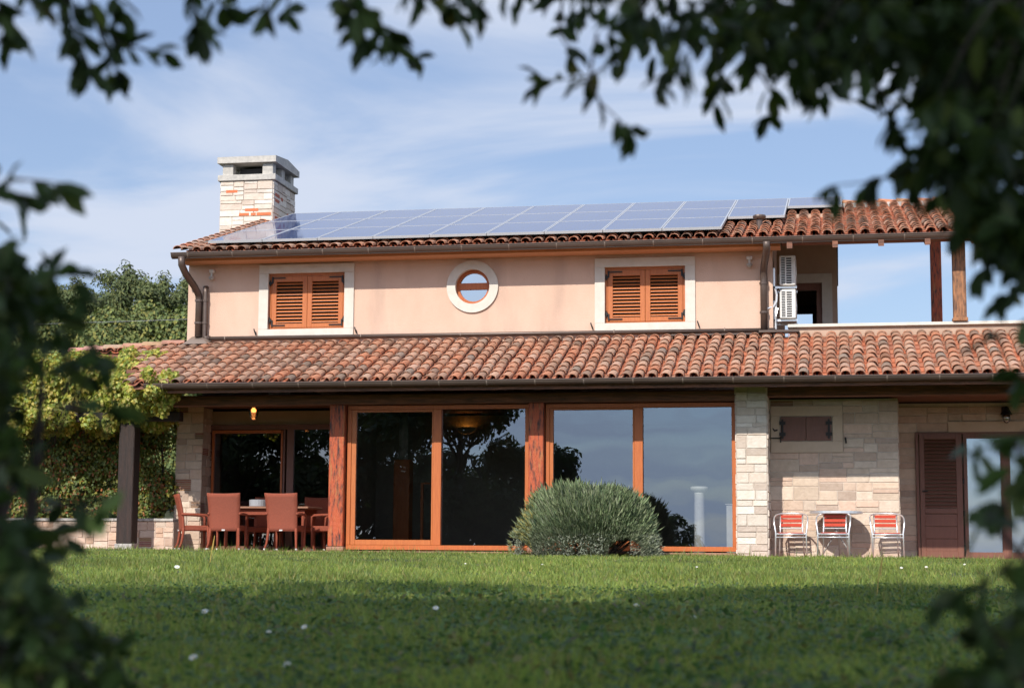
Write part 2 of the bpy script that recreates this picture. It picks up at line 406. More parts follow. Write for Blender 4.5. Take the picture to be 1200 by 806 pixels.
for x0, x1, z0, z1 in (W1, W2):
    d = .25
    w.face([(x0, YW, z0), (x0, YW, z1), (x0, YW+d, z1), (x0, YW+d, z0)]); w.face([(x1, YW, z1), (x1, YW, z0), (x1, YW+d, z0), (x1, YW+d, z1)])
    w.face([(x0, YW, z1), (x1, YW, z1), (x1, YW+d, z1), (x0, YW+d, z1)]); w.face([(x0, YW, z0), (x0, YW+d, z0), (x1, YW+d, z0), (x1, YW, z0)])
RZ = lambda y: 5.86+(y-1.05)*math.tan(R(16.5)) if y < 6.6 else 5.86+5.55*math.tan(R(16.5))-(y-6.6)*math.tan(R(16.5))
for x in (-12.73, -1.09):                    # gable walls
    y1 = 11.9 if x < -5 else 4.6
    w.face([(x, YW, 3.7), (x, y1, 3.7), (x, y1, RZ(y1)-.05)]+([(x, 6.6, RZ(6.6)-.05)] if x < -5 else [])+[(x, YW, RZ(YW)-.05)])
w.face([(-12.73, 11.9, 3.7), (-1.5, 11.9, 3.7), (-1.5, 11.9, 6.05), (-12.73, 11.9, 6.05)])
w.build('wall', M['stucco'], house)['label'] = 'pink stucco upper wall'
# rear wing wall beside the terrace with a door opening
w = MB(); YB = 4.6
wall_xz(w, YB, -1.09, .12, 4.0, 6.9, [(-.95, -.19, 4.1, 5.47)])
w.face([(.12, YB, 4.0), (.12, 11.9, 4.0), (.12, 11.9, 6.05), (.12, 6.6, 7.45), (.12, YB, 6.9)])
for x in (-.95, -.19): w.face([(x, YB, 4.1), (x, YB+.3, 4.1), (x, YB+.3, 5.47), (x, YB, 5.47)])
w.face([(-.95, YB, 5.47), (-.19, YB, 5.47), (-.19, YB+.3, 5.47), (-.95, YB+.3, 5.47)])
wall_xz(w, 8.5, -1.5, .12, 4.0, 6.6, [(-1.2, -.43, 4.3, 5.38)])
w.build('wall', M['stucco_shaded'], house)['label'] = 'shaded stucco wall set back behind the terrace'
b = MB(); b.box(-1.08, .015, YB-.03, YB-.001, 5.47, 5.655); b.box(-.19, .015, YB-.03, YB-.001, 4.1, 5.469)
df = b.build('door_frame', M['trim'], house)
b = MB(); b.box(-.30, -.195, YB+.06, YB+.16, 4.1, 5.46); b.box(-.95, -.30, YB+.06, YB+.16, 5.33, 5.465); b.build('jamb', M['brownwood'], df)
b = MB(); b.box(-1.0, -.2, 7.5, 7.62, 5.24, 5.36); b.box(-1.25, -.25, 8.4, 8.48, 5.39, 5.55); split_by(b.build('crossbeam', M['darkwood'], df), lambda c: c.y > 8)
# cornice under upper gutter
b = MB(); b.box(-12.78, -.93, 1.44, 1.899, 5.685, 5.76, bev=.008)
b.build('cornice', M['peach'], house)

# ---- shuttered windows
def shutter_window(W, lab):
    x0, x1, z0, z1 = W
    root = MB(); t = .195
    for a in ((x0-t, x1+t, z1, z1+.175), (x0-t, x1+t, z0-.19, z0), (x0-t, x0, z0+.001, z1-.001), (x1, x1+t, z0+.001, z1-.001)):
        root.box(a[0], a[1], YW-.035, YW+.02, a[2], a[3], bev=.004)
    so = root.build('window', M['trim'], house); so['label'] = lab
    fr = MB(); f = .045
    for a in ((x0, x1, z1-f, z1), (x0, x1, z0, z0+.03), (x0, x0+f, z0+.03, z1-f), (x1-f, x1, z0+.03, z1-f)): fr.box(a[0]+.001, a[1]-.001, YW+.06, YW+.13, a[2], a[3])
    fr.build('frame', M['shutter'], so)
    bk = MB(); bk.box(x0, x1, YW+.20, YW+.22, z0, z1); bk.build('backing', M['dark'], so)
    mid = (x0+x1)/2
    for a, c in ((x0+f+.004, mid-.003), (mid+.003, x1-f-.004)):
        s = MB(); za, zb = z0+.036, z1-f-.005; y0, y1 = YW+.055, YW+.10; st = .095
        s.box(a, a+st, y0, y1, za, zb, bev=.004); s.box(c-st, c, y0, y1, za, zb, bev=.004)
        s.box(a+st, c-st, y0, y1, zb-.11, zb, bev=.004); s.box(a+st, c-st, y0, y1, za, za+.085, bev=.004)
        nl = 12; lo_, hi_ = za+.09, zb-.115
        for i in range(nl):
            z = lo_+(i+.5)*(hi_-lo_)/nl; dz = .019
            s.mesh([(a+st, y0+.002, z-dz), (c-st, y0+.002, z-dz), (c-st, y0+.006, z-dz+.012), (a+st, y0+.006, z-dz+.012),
                    (a+st, y1, z+dz-.012), (c-st, y1, z+dz-.012), (c-st, y1, z+dz), (a+st, y1, z+dz)],
                   [(0, 1, 2, 3), (3, 2, 6, 7), (0, 4, 5, 1), (4, 7, 6, 5)])
        s.build('shutter', M['shutter'], so)
    h = MB()
    for xs, d in ((x0+.03, 1), (x1-.03, -1)):
        for zz in (z0+.19, z1-.19):
            u = 1 if zz > (z0+z1)/2 else -1
            h.box(*sorted((xs+.02*d, xs+.05*d)), YW+.035, YW+.054, min(zz, zz+.13*u), max(zz, zz+.13*u))
            h.box(*sorted((xs+.05*d, xs+.30*d)), YW+.036, YW+.053, zz+.105*u-.011, zz+.105*u+.011)
            h.box(*sorted((xs-.06*d, xs+.02*d)), YW+.02, YW+.056, zz-.025, zz+.025)
            h.tube([(xs-.01*d, YW+.03, zz-.06), (xs-.01*d, YW+.03, zz+.06)], .013, 6)
    split_by(h.build('hinge', M['iron'], so), lambda c: (c.x > mid, c.z > (z0+z1)/2))
    k = MB()
    for xs in (x0-t-.06, x1+t+.05):
        k.tube([(xs, YW, z0-.05), (xs, YW-.07, z0-.04)], .010, 6); k.tube([(xs-.012, YW-.07, z0+.01), (xs, YW-.075, z0-.03), (xs+.03, YW-.06, z0-.12)], .013, 6)
    split_by(k.build('shutter_catch', M['iron'], so), lambda c: c.x > mid)
shutter_window(W1, 'white framed window with closed orange shutters near the chimney end')
shutter_window(W2, 'white framed window with closed orange shutters near the air conditioners')
# ---- round window
def ring(mb, r0, r1, y0, y1, n=56):
    for k in range(n):
        a0, a1 = 2*pi*k/n, 2*pi*(k+1)/n
        p = lambda r, a, y: (RC[0]+r*cos(a), y, RC[1]+r*sin(a))
        mb.face([p(r0, a0, y0), p(r1, a0, y0), p(r1, a1, y0), p(r0, a1, y0)]); mb.face([p(r1, a0, y0), p(r1, a0, y1), p(r1, a1, y1), p(r1, a1, y0)])
        mb.face([p(r0, a1, y0), p(r0, a1, y1), p(r0, a0, y1), p(r0, a0, y0)])
b = MB(); ring(b, RR-.005, .512, YW-.04, YW+.05); rw = b.build('window', M['trim'], house); rw['label'] = 'round window with a white stone ring'
b = MB(); ring(b, RR-.065, RR-.001, YW+.09, YW+.16); b.box(RC[0]-RR+.05, RC[0]+RR-.05, YW+.085, YW+.155, RC[1]-.045, RC[1]+.085, bev=.004); b.build('frame', M['frame'], rw)
b = MB(); b.face([(RC[0]+(RR-.03)*cos(2*pi*k/40), YW+.125, RC[1]+(RR-.03)*sin(2*pi*k/40)) for k in range(40)]); b.build('pane', glass_mat('round_glass', .42, (.3, .3, .3)), rw)
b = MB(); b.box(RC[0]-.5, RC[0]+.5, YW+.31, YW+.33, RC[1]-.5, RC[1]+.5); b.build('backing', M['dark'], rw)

# ---- upper roof
SL = R(16.5); U0, UZ0 = 1.12, 5.82; UL = 5.72
XL, XR = -12.66, 2.75
d = MB(); th = .10
def slab(mb, x0, x1, ya, za, yb, zb, th):
    vs = [(x0, ya, za), (x1, ya, za), (x1, yb, zb), (x0, yb, zb), (x0, ya, za-th), (x1, ya, za-th), (x1, yb, zb-th), (x0, yb, zb-th)]
    mb.mesh(vs, [(0, 1, 2, 3), (4, 7, 6, 5), (0, 4, 5, 1), (1, 5, 6, 2), (2, 6, 7, 3), (3, 7, 4, 0)])
tb = MB(); tile_field(tb, XL+.02, XR, U0, UZ0, SL, UL, lambda x, y: True, expo=.33, mossy=.28)
# back slope (plain courses seen by nobody in front, still tiled)
yr = U0+UL*cos(SL); zr = UZ0+UL*sin(SL)
bs = MB(); slab(bs, XL, -1.5, yr, zr-.07, yr+5.6, zr-.07-5.6*math.tan(SL), .06); slab(bs, -1.499, .16, yr, zr-.07, yr+3.6, zr-.07-3.6*math.tan(SL), .06); slab(bs, .161, XR, yr, zr-.07, yr+1.5, zr-.07-1.5*math.tan(SL), .06)
slab(bs, XL, XR, U0+.05, UZ0-.052, yr-.002, zr-.072, .06)
for i in range(int((XR-XL)/.38)+1):           # ridge tiles
    x = XL+i*.38; n = 7; vs = []
    for xx, r, lf in ((x, .115, .03), (min(x+.44, XR+.02), .10, .0)):
        for k in range(n):
            a = pi*k/(n-1); vs.append((xx, yr-r*cos(a), zr+.015+lf+r*.8*sin(a)))
    tb.mesh(vs, [(k, n+k, n+k+1, k+1) for k in range(n-1)], tuple(v*random.uniform(.85, 1.15) for v in (.46, .20, .12)))
for i in range(18):                            # verge tiles
    t = i*.33
    for xx in (XL-.01, XR):
        c = random.choice(TC); tile_arc(tb, xx, t, U0, UZ0, SL, .10, .085, .42, .06, .03, c)
ro = tb.build('roof', M['tile'], house, smooth=False); ro['label'] = 'upper terracotta tile roof'
bs.build('underlay', M['deck'], ro)
rm = MB(); rm.box(XL+.02, XR-.02, yr-.12, yr+.12, zr-.11, zr+.035); rm.build('ridge_mortar', M['slab'], ro)
sf = MB(); slab(sf, XL+.02, -1.0, U0+.13, UZ0-.085, YW+.1, UZ0-.085+(YW+.1-U0-.13)*math.tan(SL), .012); sf.build('soffit', M['peach'], ro)
# chimney
CX0, CX1, CY0, CY1 = -13.72, -12.47, 6.3, 7.9
ch = MB(); ch.box(CX0, CX1, CY0, CY1, 3.0, 8.375); cho = ch.build('chimney', M['mortar'], ro)
sb = MB(); CHP = PALE
zc0 = 6.9
stone_face(sb, (CX0, CY0, zc0), (1, 0, 0), (0, 0, 1), (0, -1, 0), CX1-CX0, 8.37-zc0, CHP, .0, .02, maxw=.55, maxh=.22)
stone_face(sb, (CX1, CY0, zc0), (0, 1, 0), (0, 0, 1), (1, 0, 0), CY1-CY0, 8.37-zc0, CHP, .0, .02, maxw=.55, maxh=.22)
stone_face(sb, (CX0, CY1, zc0), (0, -1, 0), (0, 0, 1), (-1, 0, 0), CY1-CY0, 8.37-zc0, CHP, .10, .02, maxw=.55, maxh=.22)
for (x, z, wd) in ((-13.58, 8.10, .27), (-13.12, 7.66, .32), (-13.26, 7.56, .24), (-12.98, 7.56, .12), (-12.84, 7.56, .34)):
    sb.box(x, x+wd, CY0-.026, CY0+.01, z, z+.068, (.62, .17, .07), .004)
for (y, z, wd) in ((6.42, 8.03, .30), (6.40, 7.9, .3), (6.85, 8.0, .12), (7.3, 7.72, .28), (6.45, 7.5, .45)):
    sb.box(CX1-.01, CX1+.026, y, y+wd, z, z+.075, (.40, .12, .07), .004)
sb.build('stonework', M['stone_moss'], cho)
cp = MB()
cp.box(CX0-.06, CX1+.07, CY0-.06, CY1+.06, 8.376, 8.515, bev=.01)
for x0, x1 in ((CX0+.03, CX0+.28), (CX1-.27, CX1-.02)):
    for y0, y1 in ((CY0+.02, CY0+.24), (CY1-.24, CY1-.02)): cp.box(x0, x1, y0, y1, 8.516, 8.785, bev=.008)
    cp.box(x0 if x0 < -13 else x1-.2, x0+.2 if x0 < -13 else x1, 6.98, 7.20, 8.516, 8.784, bev=.008)
cx0, cx1, cy0, cy1 = CX0-.07, CX1+.08, CY0-.08, CY1+.10; cm = (cy0+cy1)/2
prof = [(cy0, 8.786), (cy1, 8.786), (cy1, 8.93), (cm, 9.02), (cy0, 8.93)]
cp.mesh([(cx0, y, z) for y, z in prof]+[(cx1, y, z) for y, z in prof], [(4, 3, 2, 1, 0), (5, 6, 7, 8, 9), (0, 1, 6, 5), (1, 2, 7, 6), (2, 3, 8, 7), (3, 4, 9, 8), (4, 0, 5, 9)])
cp.build('chimney_cap', M['capstone'], cho)
fl = MB(); fl.box(CX0+.35, CX1-.35, CY0+.3, CY1-.3, 8.517, 8.72); fl.build('flue', M['dark'], cho)
# vent pipe on the roof
p = at_y(890, 265, 2.55)
vp = MB(); vp.lathe(p[0], 2.55, [(.06, 6.15), (.06, 6.42), (.11, 6.43), (.13, 6.47), (.12, 6.50), (.03, 6.52)], 16); vp.build('vent_pipe', M['gutter'], ro)

# ---- gutters
def gutter(x0, x1, y, z, r, name, lab, step=.93):
    g = MB(); n = 9
    prof = [(y-r*cos(pi*k/(n-1)), z-r*1.05*sin(pi*k/(n-1))) for k in range(n)]
    inn = [(y-(r-.008)*cos(pi*k/(n-1)), z-(r-.008)*1.05*sin(pi*k/(n-1))) for k in range(n)]
    xs = [x0, x1]
    vs = [(x, a, c) for x in xs for a, c in prof]+[(x, a, c) for x in xs for a, c in inn]
    fs = [(k, n+k, n+k+1, k+1) for k in range(n-1)]+[(2*n+k+1, 3*n+k+1, 3*n+k, 2*n+k) for k in range(n-1)]
    fs += [tuple(range(n)), tuple(range(2*n-1, n-1, -1))]
    g.mesh(vs, fs)
    g.tube([(x0, y-r, z), (x1, y-r, z)], .012, 6)
    go = g.build(name, M['gutter'], house, smooth=False); go['label'] = lab
    s = MB(); x = x0+.35
    while x < x1:
        pts = [(x, y-(r+.005)*cos(pi*k/10), z-(r+.005)*1.05*sin(pi*k/10)) for k in range(8)]
        for a, c in zip(pts[:-1], pts[1:]):
            s.face([(a[0]-.011, a[1], a[2]), (a[0]+.011, a[1], a[2]), (c[0]+.011, c[1], c[2]), (c[0]-.011, c[1], c[2])])
        x += step
    split_by(s.build('gutter_bracket', M['gbracket'], go), lambda c: round((c.x-x0-.35)/step))
    return go
gutter(-12.82, 2.62, 1.22, 5.81, .102, 'gutter', 'brown half-round gutter of the upper roof', .92)
gutter(-12.35, 7.0, -1.09, 2.985, .085, 'gutter', 'brown half-round gutter of the lower roof', .86)
def pipe(pts, r, lab, clamps=()):
    q = MB(); q.tube(pts, r, 12)
    o = q.build('downpipe', M['gutter'], house, smooth=True); o['label'] = lab
    c = MB()
    for (x, y, z) in clamps: c.tube([(x, y, z-.02), (x, y, z+.02)], r*1.22, 12)
    if clamps: split_by(c.build('clamp', M['gutter'], o), lambda c_: c_.z > 4.7)
    return o
pipe([(-12.60, 1.14, 5.74), (-12.60, 1.16, 5.58), (-12.58, 1.35, 5.42), (-12.50, 1.66, 5.20), (-12.47, 1.79, 5.07), (-12.465, 1.82, 4.95), (-12.465, 1.82, 4.22)], .07, 'wide left downpipe from the upper gutter', ((-12.465, 1.82, 4.95), (-12.465, 1.82, 4.5)))
pipe([(-12.35, 1.90, 5.22), (-12.345, 1.84, 5.22), (-12.335, 1.83, 5.12), (-12.335, 1.83, 4.24), (-12.31, 1.83, 4.20), (-12.22, 1.83, 4.19)], .052, 'thin left downpipe', ((-12.335, 1.83, 4.95), (-12.335, 1.83, 4.5)))
pipe([(-1.17, 1.14, 5.74), (-1.17, 1.2, 5.62), (-1.20, 1.45, 5.50), (-1.24, 1.70, 5.38), (-1.255, 1.80, 5.28), (-1.255, 1.81, 5.1), (-1.255, 1.81, 4.16)], .068, 'right downpipe from the upper gutter', ((-1.255, 1.81, 5.05), (-1.255, 1.81, 4.5)))
q = MB(); q.tube([(-12.22, 1.83, 4.19), (-6, 1.83, 4.18), (-1.05, 1.83, 4.17)], .036, 10); o = q.build('downpipe', M['gutter'], house, smooth=True); o['label'] = 'horizontal pipe at the foot of the upper wall'
c = MB()
for x in (-11.9, -9.1, -7.1, -4.1, -2.0): c.tube([(x-.01, 1.83, 4.183), (x+.01, 1.83, 4.183)], .043, 10)
split_by(c.build('clamp', M['gbracket'], o), lambda c_: round(c_.x))
b = MB(); b.mesh([(-12.72, 1.62, 4.06), (-12.2, 1.62, 4.06), (-12.2, 1.89, 4.16), (-12.72, 1.89, 4.16), (-12.62, 1.70, 4.15), (-12.3, 1.70, 4.15), (-12.3, 1.89, 4.24), (-12.62, 1.89, 4.24)],
                 [(0, 1, 5, 4), (1, 2, 6, 5), (3, 0, 4, 7), (4, 5, 6, 7)]); b.build('flashing', M['gbracket'], house)
b = MB(); b.box(-1.35, -.6, 1.62, 1.88, 4.10, 4.14); b.box(-3.0, -1.36, 1.70, 1.88, 4.07, 4.10); split_by(b.build('flashing', M['gutter'], house), lambda c: c.x > -1.355)

# ---- terrace
b = MB(); b.box(-.78, 7.0, 1.90, 2.08, 3.9, 4.205); b.build('parapet', M['stucco_shaded'], house)
b = MB(); b.box(-.82, 7.05, 1.83, 2.14, 4.207, 4.268, bev=.008); b.build('coping', M['trim'], house)
b = MB(); b.box(-1.08, 7.0, 2.081, 12.0, 3.85, 4.05); b.build('terrace_floor', M['patio'], house)
for (x0, x1, y0, y1, ztop, lab) in ((2.215, 2.45, 1.80, 2.03, 5.79, 'front terrace post with weathered orange grain'), (2.14, 2.37, 7.6, 7.83, 6.9, 'rear terrace post')):
    b = MB(); b.box(x0, x1, y0, y1, 4.06 if y0 > 3 else 4.269, ztop, bev=.012)
    if y0 < 3: b.box(x0-.02, x1+.02, y0-.02, y1+.02, 4.269, 4.34, bev=.01)
    b.build('post', M['weathered' if y0 < 3 else 'oldpost'], house)['label'] = lab
b = MB(); b.box(-.92, 2.70, 1.80, 2.03, 5.795, 5.97, bev=.01)
n = 8                                           # scalloped beam end
b.mesh([(2.70, y, 5.97) for y in (1.80, 2.03)]+[(2.70+.10*sin(pi/2*k/n), y, 5.795+.175*(k/n)) for y in (1.80, 2.03) for k in range(n+1)],
       [tuple([0]+list(range(2, 3+n))), tuple([1]+list(range(3+2*n, 2+n, -1)))]+[(2+k, 3+n+k, 4+n+k, 3+k) for k in range(n)])
b.box(.13, 2.60, 7.58, 7.85, 6.90, 7.05)
for q_ in split_by(b.build('beam', M['darkwood'], house), lambda c: c.y > 5): q_['label'] = 'dark timber beam over the terrace'
b = MB()
for i in range(5):
    x = -.75+i*.83
    slabz = lambda y: UZ0-.115+(y-U0)*math.tan(SL)
    slab(b, x-.05, x+.05, 1.15, slabz(1.15)-.002, yr-.05, slabz(yr-.05)-.002, .12)
split_by(b.build('rafter', M['darkwood'], house), lambda c: round(c.x*10))

# ---- lower roof
LS = R(20.2); L0, LZ0 = -1.06, 2.985; LLen = 3.12
HIPX0, HIPX1 = -12.74, -17.2
def keep_low(x, y):
    if x >= HIPX0: return True
    return y < 1.86+(x-HIPX0)*.262+.02 and y < 1.9 and y > min(1.32, -1.1+(-12.4-x)*1.6)
tb = MB(); tile_field(tb, -17.3, 7.0, L0, LZ0, LS, LLen, keep_low, expo=.325, mossy=.10)
n = 7
for i in range(6):                             # hip tiles to the left
    x = HIPX0-i*.37; y = 1.86+(x-HIPX0)*.262; z = LZ0+(y-L0)*math.tan(LS)+.03
    x2 = x-.43; y2 = 1.86+(x2-HIPX0)*.262; z2 = LZ0+(y2-L0)*math.tan(LS)+.03
    vs = []
    for xx, yy, zz, r in ((x, y, z, .10), (x2, y2, z2+.02, .115)):
        for k in range(n):
            a = pi*k/(n-1); vs.append((xx, yy-r*cos(a), zz+r*.8*sin(a)))
    tb.mesh(vs, [(k, k+1, n+k+1, n+k) for k in range(n-1)], tuple(v*random.uniform(.85, 1.15) for v in (.45, .24, .17)))
lr = tb.build('roof', M['tile'], house); lr['label'] = 'lower terracotta tile roof over the ground floor'
b = MB(); zz = lambda y: LZ0-.05+(y-L0)*math.tan(LS)
vs = [(-12.6, L0+.06, zz(L0+.06)), (7, L0+.06, zz(L0+.06)), (7, 1.89, zz(1.89)), (HIPX0, 1.89, zz(1.89)), (-14.9, 1.34, zz(1.34)), (-14.9, 1.30, zz(1.30)), (-13.9, 1.30, zz(1.30))]
vv = vs+[(x, y, z-.05) for x, y, z in vs]
b.mesh(vv, [(0, 1, 2, 3, 6), (3, 4, 5, 6), (13, 10, 9, 8, 7), (13, 12, 11, 10)]+[(i, i+7, (i+1) % 7+7, (i+1) % 7) for i in range(7)]); b.build('underlay', M['darkwood'], lr)
b = MB()                                        # left side slope behind the hip
b.face([(HIPX0, 1.91, 4.0), (-14.9, 1.35, 3.80), (-15.1, 6, 3.7), (HIPX0, 11.9, 4.0)]); b.build('side_slope', M['tile'], lr)
b = MB()
for i in range(25):
    x = -12.3+i*.8
    slab(b, x-.045, x+.045, -.93, zz(-.93)-.052, .6, zz(.6)-.052, .11)
split_by(b.build('rafter', M['darkwood'], lr), lambda c: round(c.x*10))
b = MB(); b.box(-12.35, 7, -.985, -.955, 2.83, 2.945); b.build('fascia', M['darkwood'], lr)

# ---- ground floor
b = MB(); b.box(-12.9, 7, .30, 11.9, 2.835, 2.90); b.build('ceiling', M['darkwood'], house)
b = MB(); b.box(-12.9, -1.70, -.06, .16, 2.672, 2.86, bev=.012); b.build('beam', M['darkwood'], house)['label'] = 'dark timber lintel beam over the glass doors'
b = MB(); b.box(-1.15, 7.0, -.02, .20, 2.74, 2.92, bev=.012); b.build('beam', M['darkwood'], house)['label'] = 'dark timber beam over the stone porch'
for x0, x1, lab in ((-9.14, -8.855, 'charred red timber post beside the dining terrace'), (-5.415, -5.14, 'dark timber post between the two glass doors')):
    b = MB(); b.box(x0, x1, -.10, .16, .075, 2.67, bev=.014); po = b.build('post', M['oldpost'], house); po['label'] = lab
    b = MB(); b.box(x0-.02, x1+.02, -.12, .17, 0, .074, bev=.008); b.build('plinth', M['patio'], po)
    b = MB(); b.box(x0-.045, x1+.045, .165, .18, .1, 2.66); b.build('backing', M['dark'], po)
def sliding(x0, x1, z1, mull, pane_a, pane_b, lab):
    f = MB(); y0, y1 = .03, .15
    m0, m1 = mull
    f.box(x0, x1, y0, y1, .02, .105, bev=.005); f.box(x0, x1, y0, y1, z1-.075, z1, bev=.005)
    f.box(x0, x0+.075, y0, y1, .106, z1-.076, bev=.005); f.box(x1-.075, x1, y0, y1, .106, z1-.076, bev=.005); f.box(m0+.03, m1, y0, y1, .106, z1-.076, bev=.005)
    fo = f.build('sliding_door', M['frame'], house); fo['label'] = lab
    a0, a1, az0, az1 = pane_a
    s = MB(); yy0, yy1 = .045, .13; t0 = x0+.078
    s.box(t0, a0, yy0, yy1, .108, z1-.08, bev=.004); s.box(a1, m0+.028, yy0, yy1, .108, z1-.08, bev=.004)
    s.box(a0+.001, a1-.001, yy0, yy1, .108, az0, bev=.004); s.box(a0+.001, a1-.001, yy0, yy1, az1, z1-.08, bev=.004)
    s.build('sash', M['shutter'], fo)
    g = MB(); g.face([(a0-.02, .09, az0-.02), (a1+.02, .09, az0-.02), (a1+.02, .09, az1+.02), (a0-.02, .09, az1+.02)]); g.build('pane', M['glass'], fo)
    a0, a1, az0, az1 = pane_b
    g = MB(); g.face([(a0-.01, .11, az0-.01), (a1+.01, .11, az0-.01), (a1+.01, .11, az1+.01), (a0-.01, .11, az1+.01)]); g.build('pane', M['glass'], fo)
sliding(-8.83, -5.425, 2.655, (-7.235, -7.055), (-8.665, -7.235, .20, 2.535), (-7.055, -5.50, .10, 2.59), 'left pair of tall glass doors mirroring dark trees')
sliding(-5.125, -1.705, 2.655, (-3.545, -3.362), (-4.985, -3.545, .20, 2.545), (-3.362, -1.795, .10, 2.59), 'right pair of tall glass doors mirroring the sky')
# stone piers and walls
def pier(x0, x1, x0b, x1b, y0, y1, z0, z1, pal, lab, brick=.03):
    b = MB(); b.mesh([(x0b, y0, z0), (x1b, y0, z0), (x1b, y1, z0), (x0b, y1, z0), (x0, y0, z1), (x1, y0, z1), (x1, y1, z1), (x0, y1, z1)],
                     [(0, 1, 5, 4), (1, 2, 6, 5), (2, 3, 7, 6), (3, 0, 4, 7), (4, 5, 6, 7)])
    o = b.build('stone_pier', M['mortar'], house); o['label'] = lab
    s = MB(); H = z1-z0; sh = (x0-x0b)/H
    stone_face(s, (x0b, y0, z0), (1, 0, 0), (sh, 0, 1), (0, -1, 0), x1b-x0b, H, pal, brick, .02, maxw=.5, maxh=.24)
    stone_face(s, (x1b, y0, z0), (0, 1, 0), ((x1-x1b)/H, 0, 1), (1, 0, 0), y1-y0, H, pal, brick, .02)
    stone_face(s, (x0b, y1, z0), (0, -1, 0), (sh, 0, 1), (-1, 0, 0), y1-y0, H, pal, brick, .02)
    s.build('stonework', M['stone_moss'], o); return o
pier(-1.695, -1.157, -1.695, -1.157, -.10, .8, -.12, 2.925, PALE, 'pale stone pier between the glass doors and the porch')
pier(-12.87, -12.39, -12.90, -12.35, 1.9, 2.55, -.05, 2.83, TAN, 'tan stone pier at the dining terrace', .06)
# porch wall 1 at y = .8 with a little shuttered window
b = MB(); SW = (-.96, -.02, 2.0, 2.46)
b.box(-1.156, 1.13, .80, 2.39, -.12, 2.76); wo = b.build('stone_wall', M['mortar'], house); wo['label'] = 'tan stone porch wall with the small window'
s = MB()
for (x0, x1, z0, z1) in ((-1.15, 1.13, -.1, 1.80), (-1.15, -1.12, 1.80, 2.74), (.16, 1.13, 1.80, 2.74), (-1.12, .16, 2.64, 2.74)):
    stone_face(s, (x0, .80, z0), (1, 0, 0), (0, 0, 1), (0, -1, 0), x1-x0, z1-z0, TAN, .022, .014, maxw=.58, maxh=.25)
stone_face(s, (1.13, .8, -.1), (0, 1, 0), (0, 0, 1), (1, 0, 0), 1.55, 2.84, TAN, .06, .014)
s.build('stonework', M['stone'], wo)
b = MB(); x0, x1, z0, z1 = SW
for a in ((-1.118, .158, z1, 2.638), (-1.118, .158, 1.802, z0), (-1.118, x0, z0+.001, z1-.001), (x1, .158, z0+.001, z1-.001)): b.box(a[0], a[1], .765, .799, a[2], a[3], bev=.003)
swo = b.build('window', mat('tan_trim', (.58, .445, .33), .8, (.53, .40, .295), 6, bump=.15), house); swo['label'] = 'small window with closed brown shutters'
m = (x0+x1)/2
for a, c in ((x0+.02, m-.003), (m+.003, x1-.02)):
    q = MB(); q.box(a, c, .768, .797, z0+.012, z1-.015, bev=.004)
    for i in range(3): q.box(a+.10, c-.09, .757, .767, z0+.14+i*.075, z0+.175+i*.075)
    q.build('shutter', M['brownwood'], swo)
q = MB()
for xs in (x0+.045, x1-.07):
    q.box(xs-.012, xs+.022, .745, .766, z0+.05, z1-.06)
    for zz2 in (z0+.13, z1-.13): q.box(xs-.05, xs+.06, .742, .764, zz2-.03, zz2+.03)
q.tube([(-1.12, .77, 2.06), (-.94, .74, 2.06)], .012, 6); q.tube([(-.945, .74, 1.98), (-.945, .74, 2.07)], .012, 6)
q.tube([(-1.11, .79, 2.28), (-1.05, .76, 2.19), (-1.0, .74, 2.21)], .014, 6); q.tube([(-1.09, .79, 2.28), (-1.03, .77, 2.2)], .01, 6)
q.tube([(.205, .79, 2.06), (.205, .73, 2.05), (.215, .74, 1.96)], .017, 6)
split_by(q.build('hinge', M['iron'], swo), lambda c: (c.x > -.98)+(c.x > -.5)+(c.x > .1))
# porch wall 2 at y = 2.4 with french door and folded shutter leaf
b = MB(); DX0, DX1, DZ = 1.50, 4.35, 2.26
wall_xz(b, 2.4, 1.10, 7.0, -.12, 2.8, [(DX0, DX1, -.12, DZ)])
b.face([(DX0, 2.4, -.1), (DX0, 2.4, DZ), (DX0, 2.75, DZ), (DX0, 2.75, -.1)]); b.face([(DX0, 2.4, DZ), (DX1, 2.4, DZ), (DX1, 2.75, DZ), (DX0, 2.75, DZ)])
w2 = b.build('stone_wall', M['mortar'], house); w2['label'] = 'shaded stone porch wall with the brown door'
s = MB()
for (x0, x1, z0, z1) in ((1.14, DX0, -.1, DZ), (1.14, 2.10, DZ, 2.74), (DX1, 7, -.1, 2.74), (2.10, 7, 2.46, 2.74)):
    stone_face(s, (x0, 2.4, z0), (1, 0, 0), (0, 0, 1), (0, -1, 0), x1-x0, z1-z0, TAN, .03, .014, maxw=.6, maxh=.22)
s.build('stonework', M['stone'], w2)
b = MB(); b.box(2.10, 4.6, 2.36, 2.399, DZ+.001, 2.455, bev=.004); b.build('lintel', bpy.data.materials['tan_trim'], w2)
b = MB()
b.box(DX0, DX0+.05, 2.34, 2.46, -.1, DZ); b.box(DX0+.05, DX1, 2.36, 2.46, DZ-.04, DZ); b.box(DX0+.05, DX1, 2.36, 2.46, -.1, -.045)
b.box(2.365, 2.43, 2.38, 2.46, -.044, DZ-.041); b.box(3.03, 3.20, 2.38, 2.46, -.044, DZ-.041); b.box(3.90, 4.0, 2.38, 2.46, -.044, DZ-.041)
for x0, x1 in ((2.43, 3.03), (3.20, 3.90)):
    b.box(x0, x1, 2.385, 2.455, -.044, .04); b.box(x0, x1, 2.385, 2.455, 2.14, DZ-.041)
do = b.build('door', M['brownwood'], house); do['label'] = 'brown french door with glazed leaves'
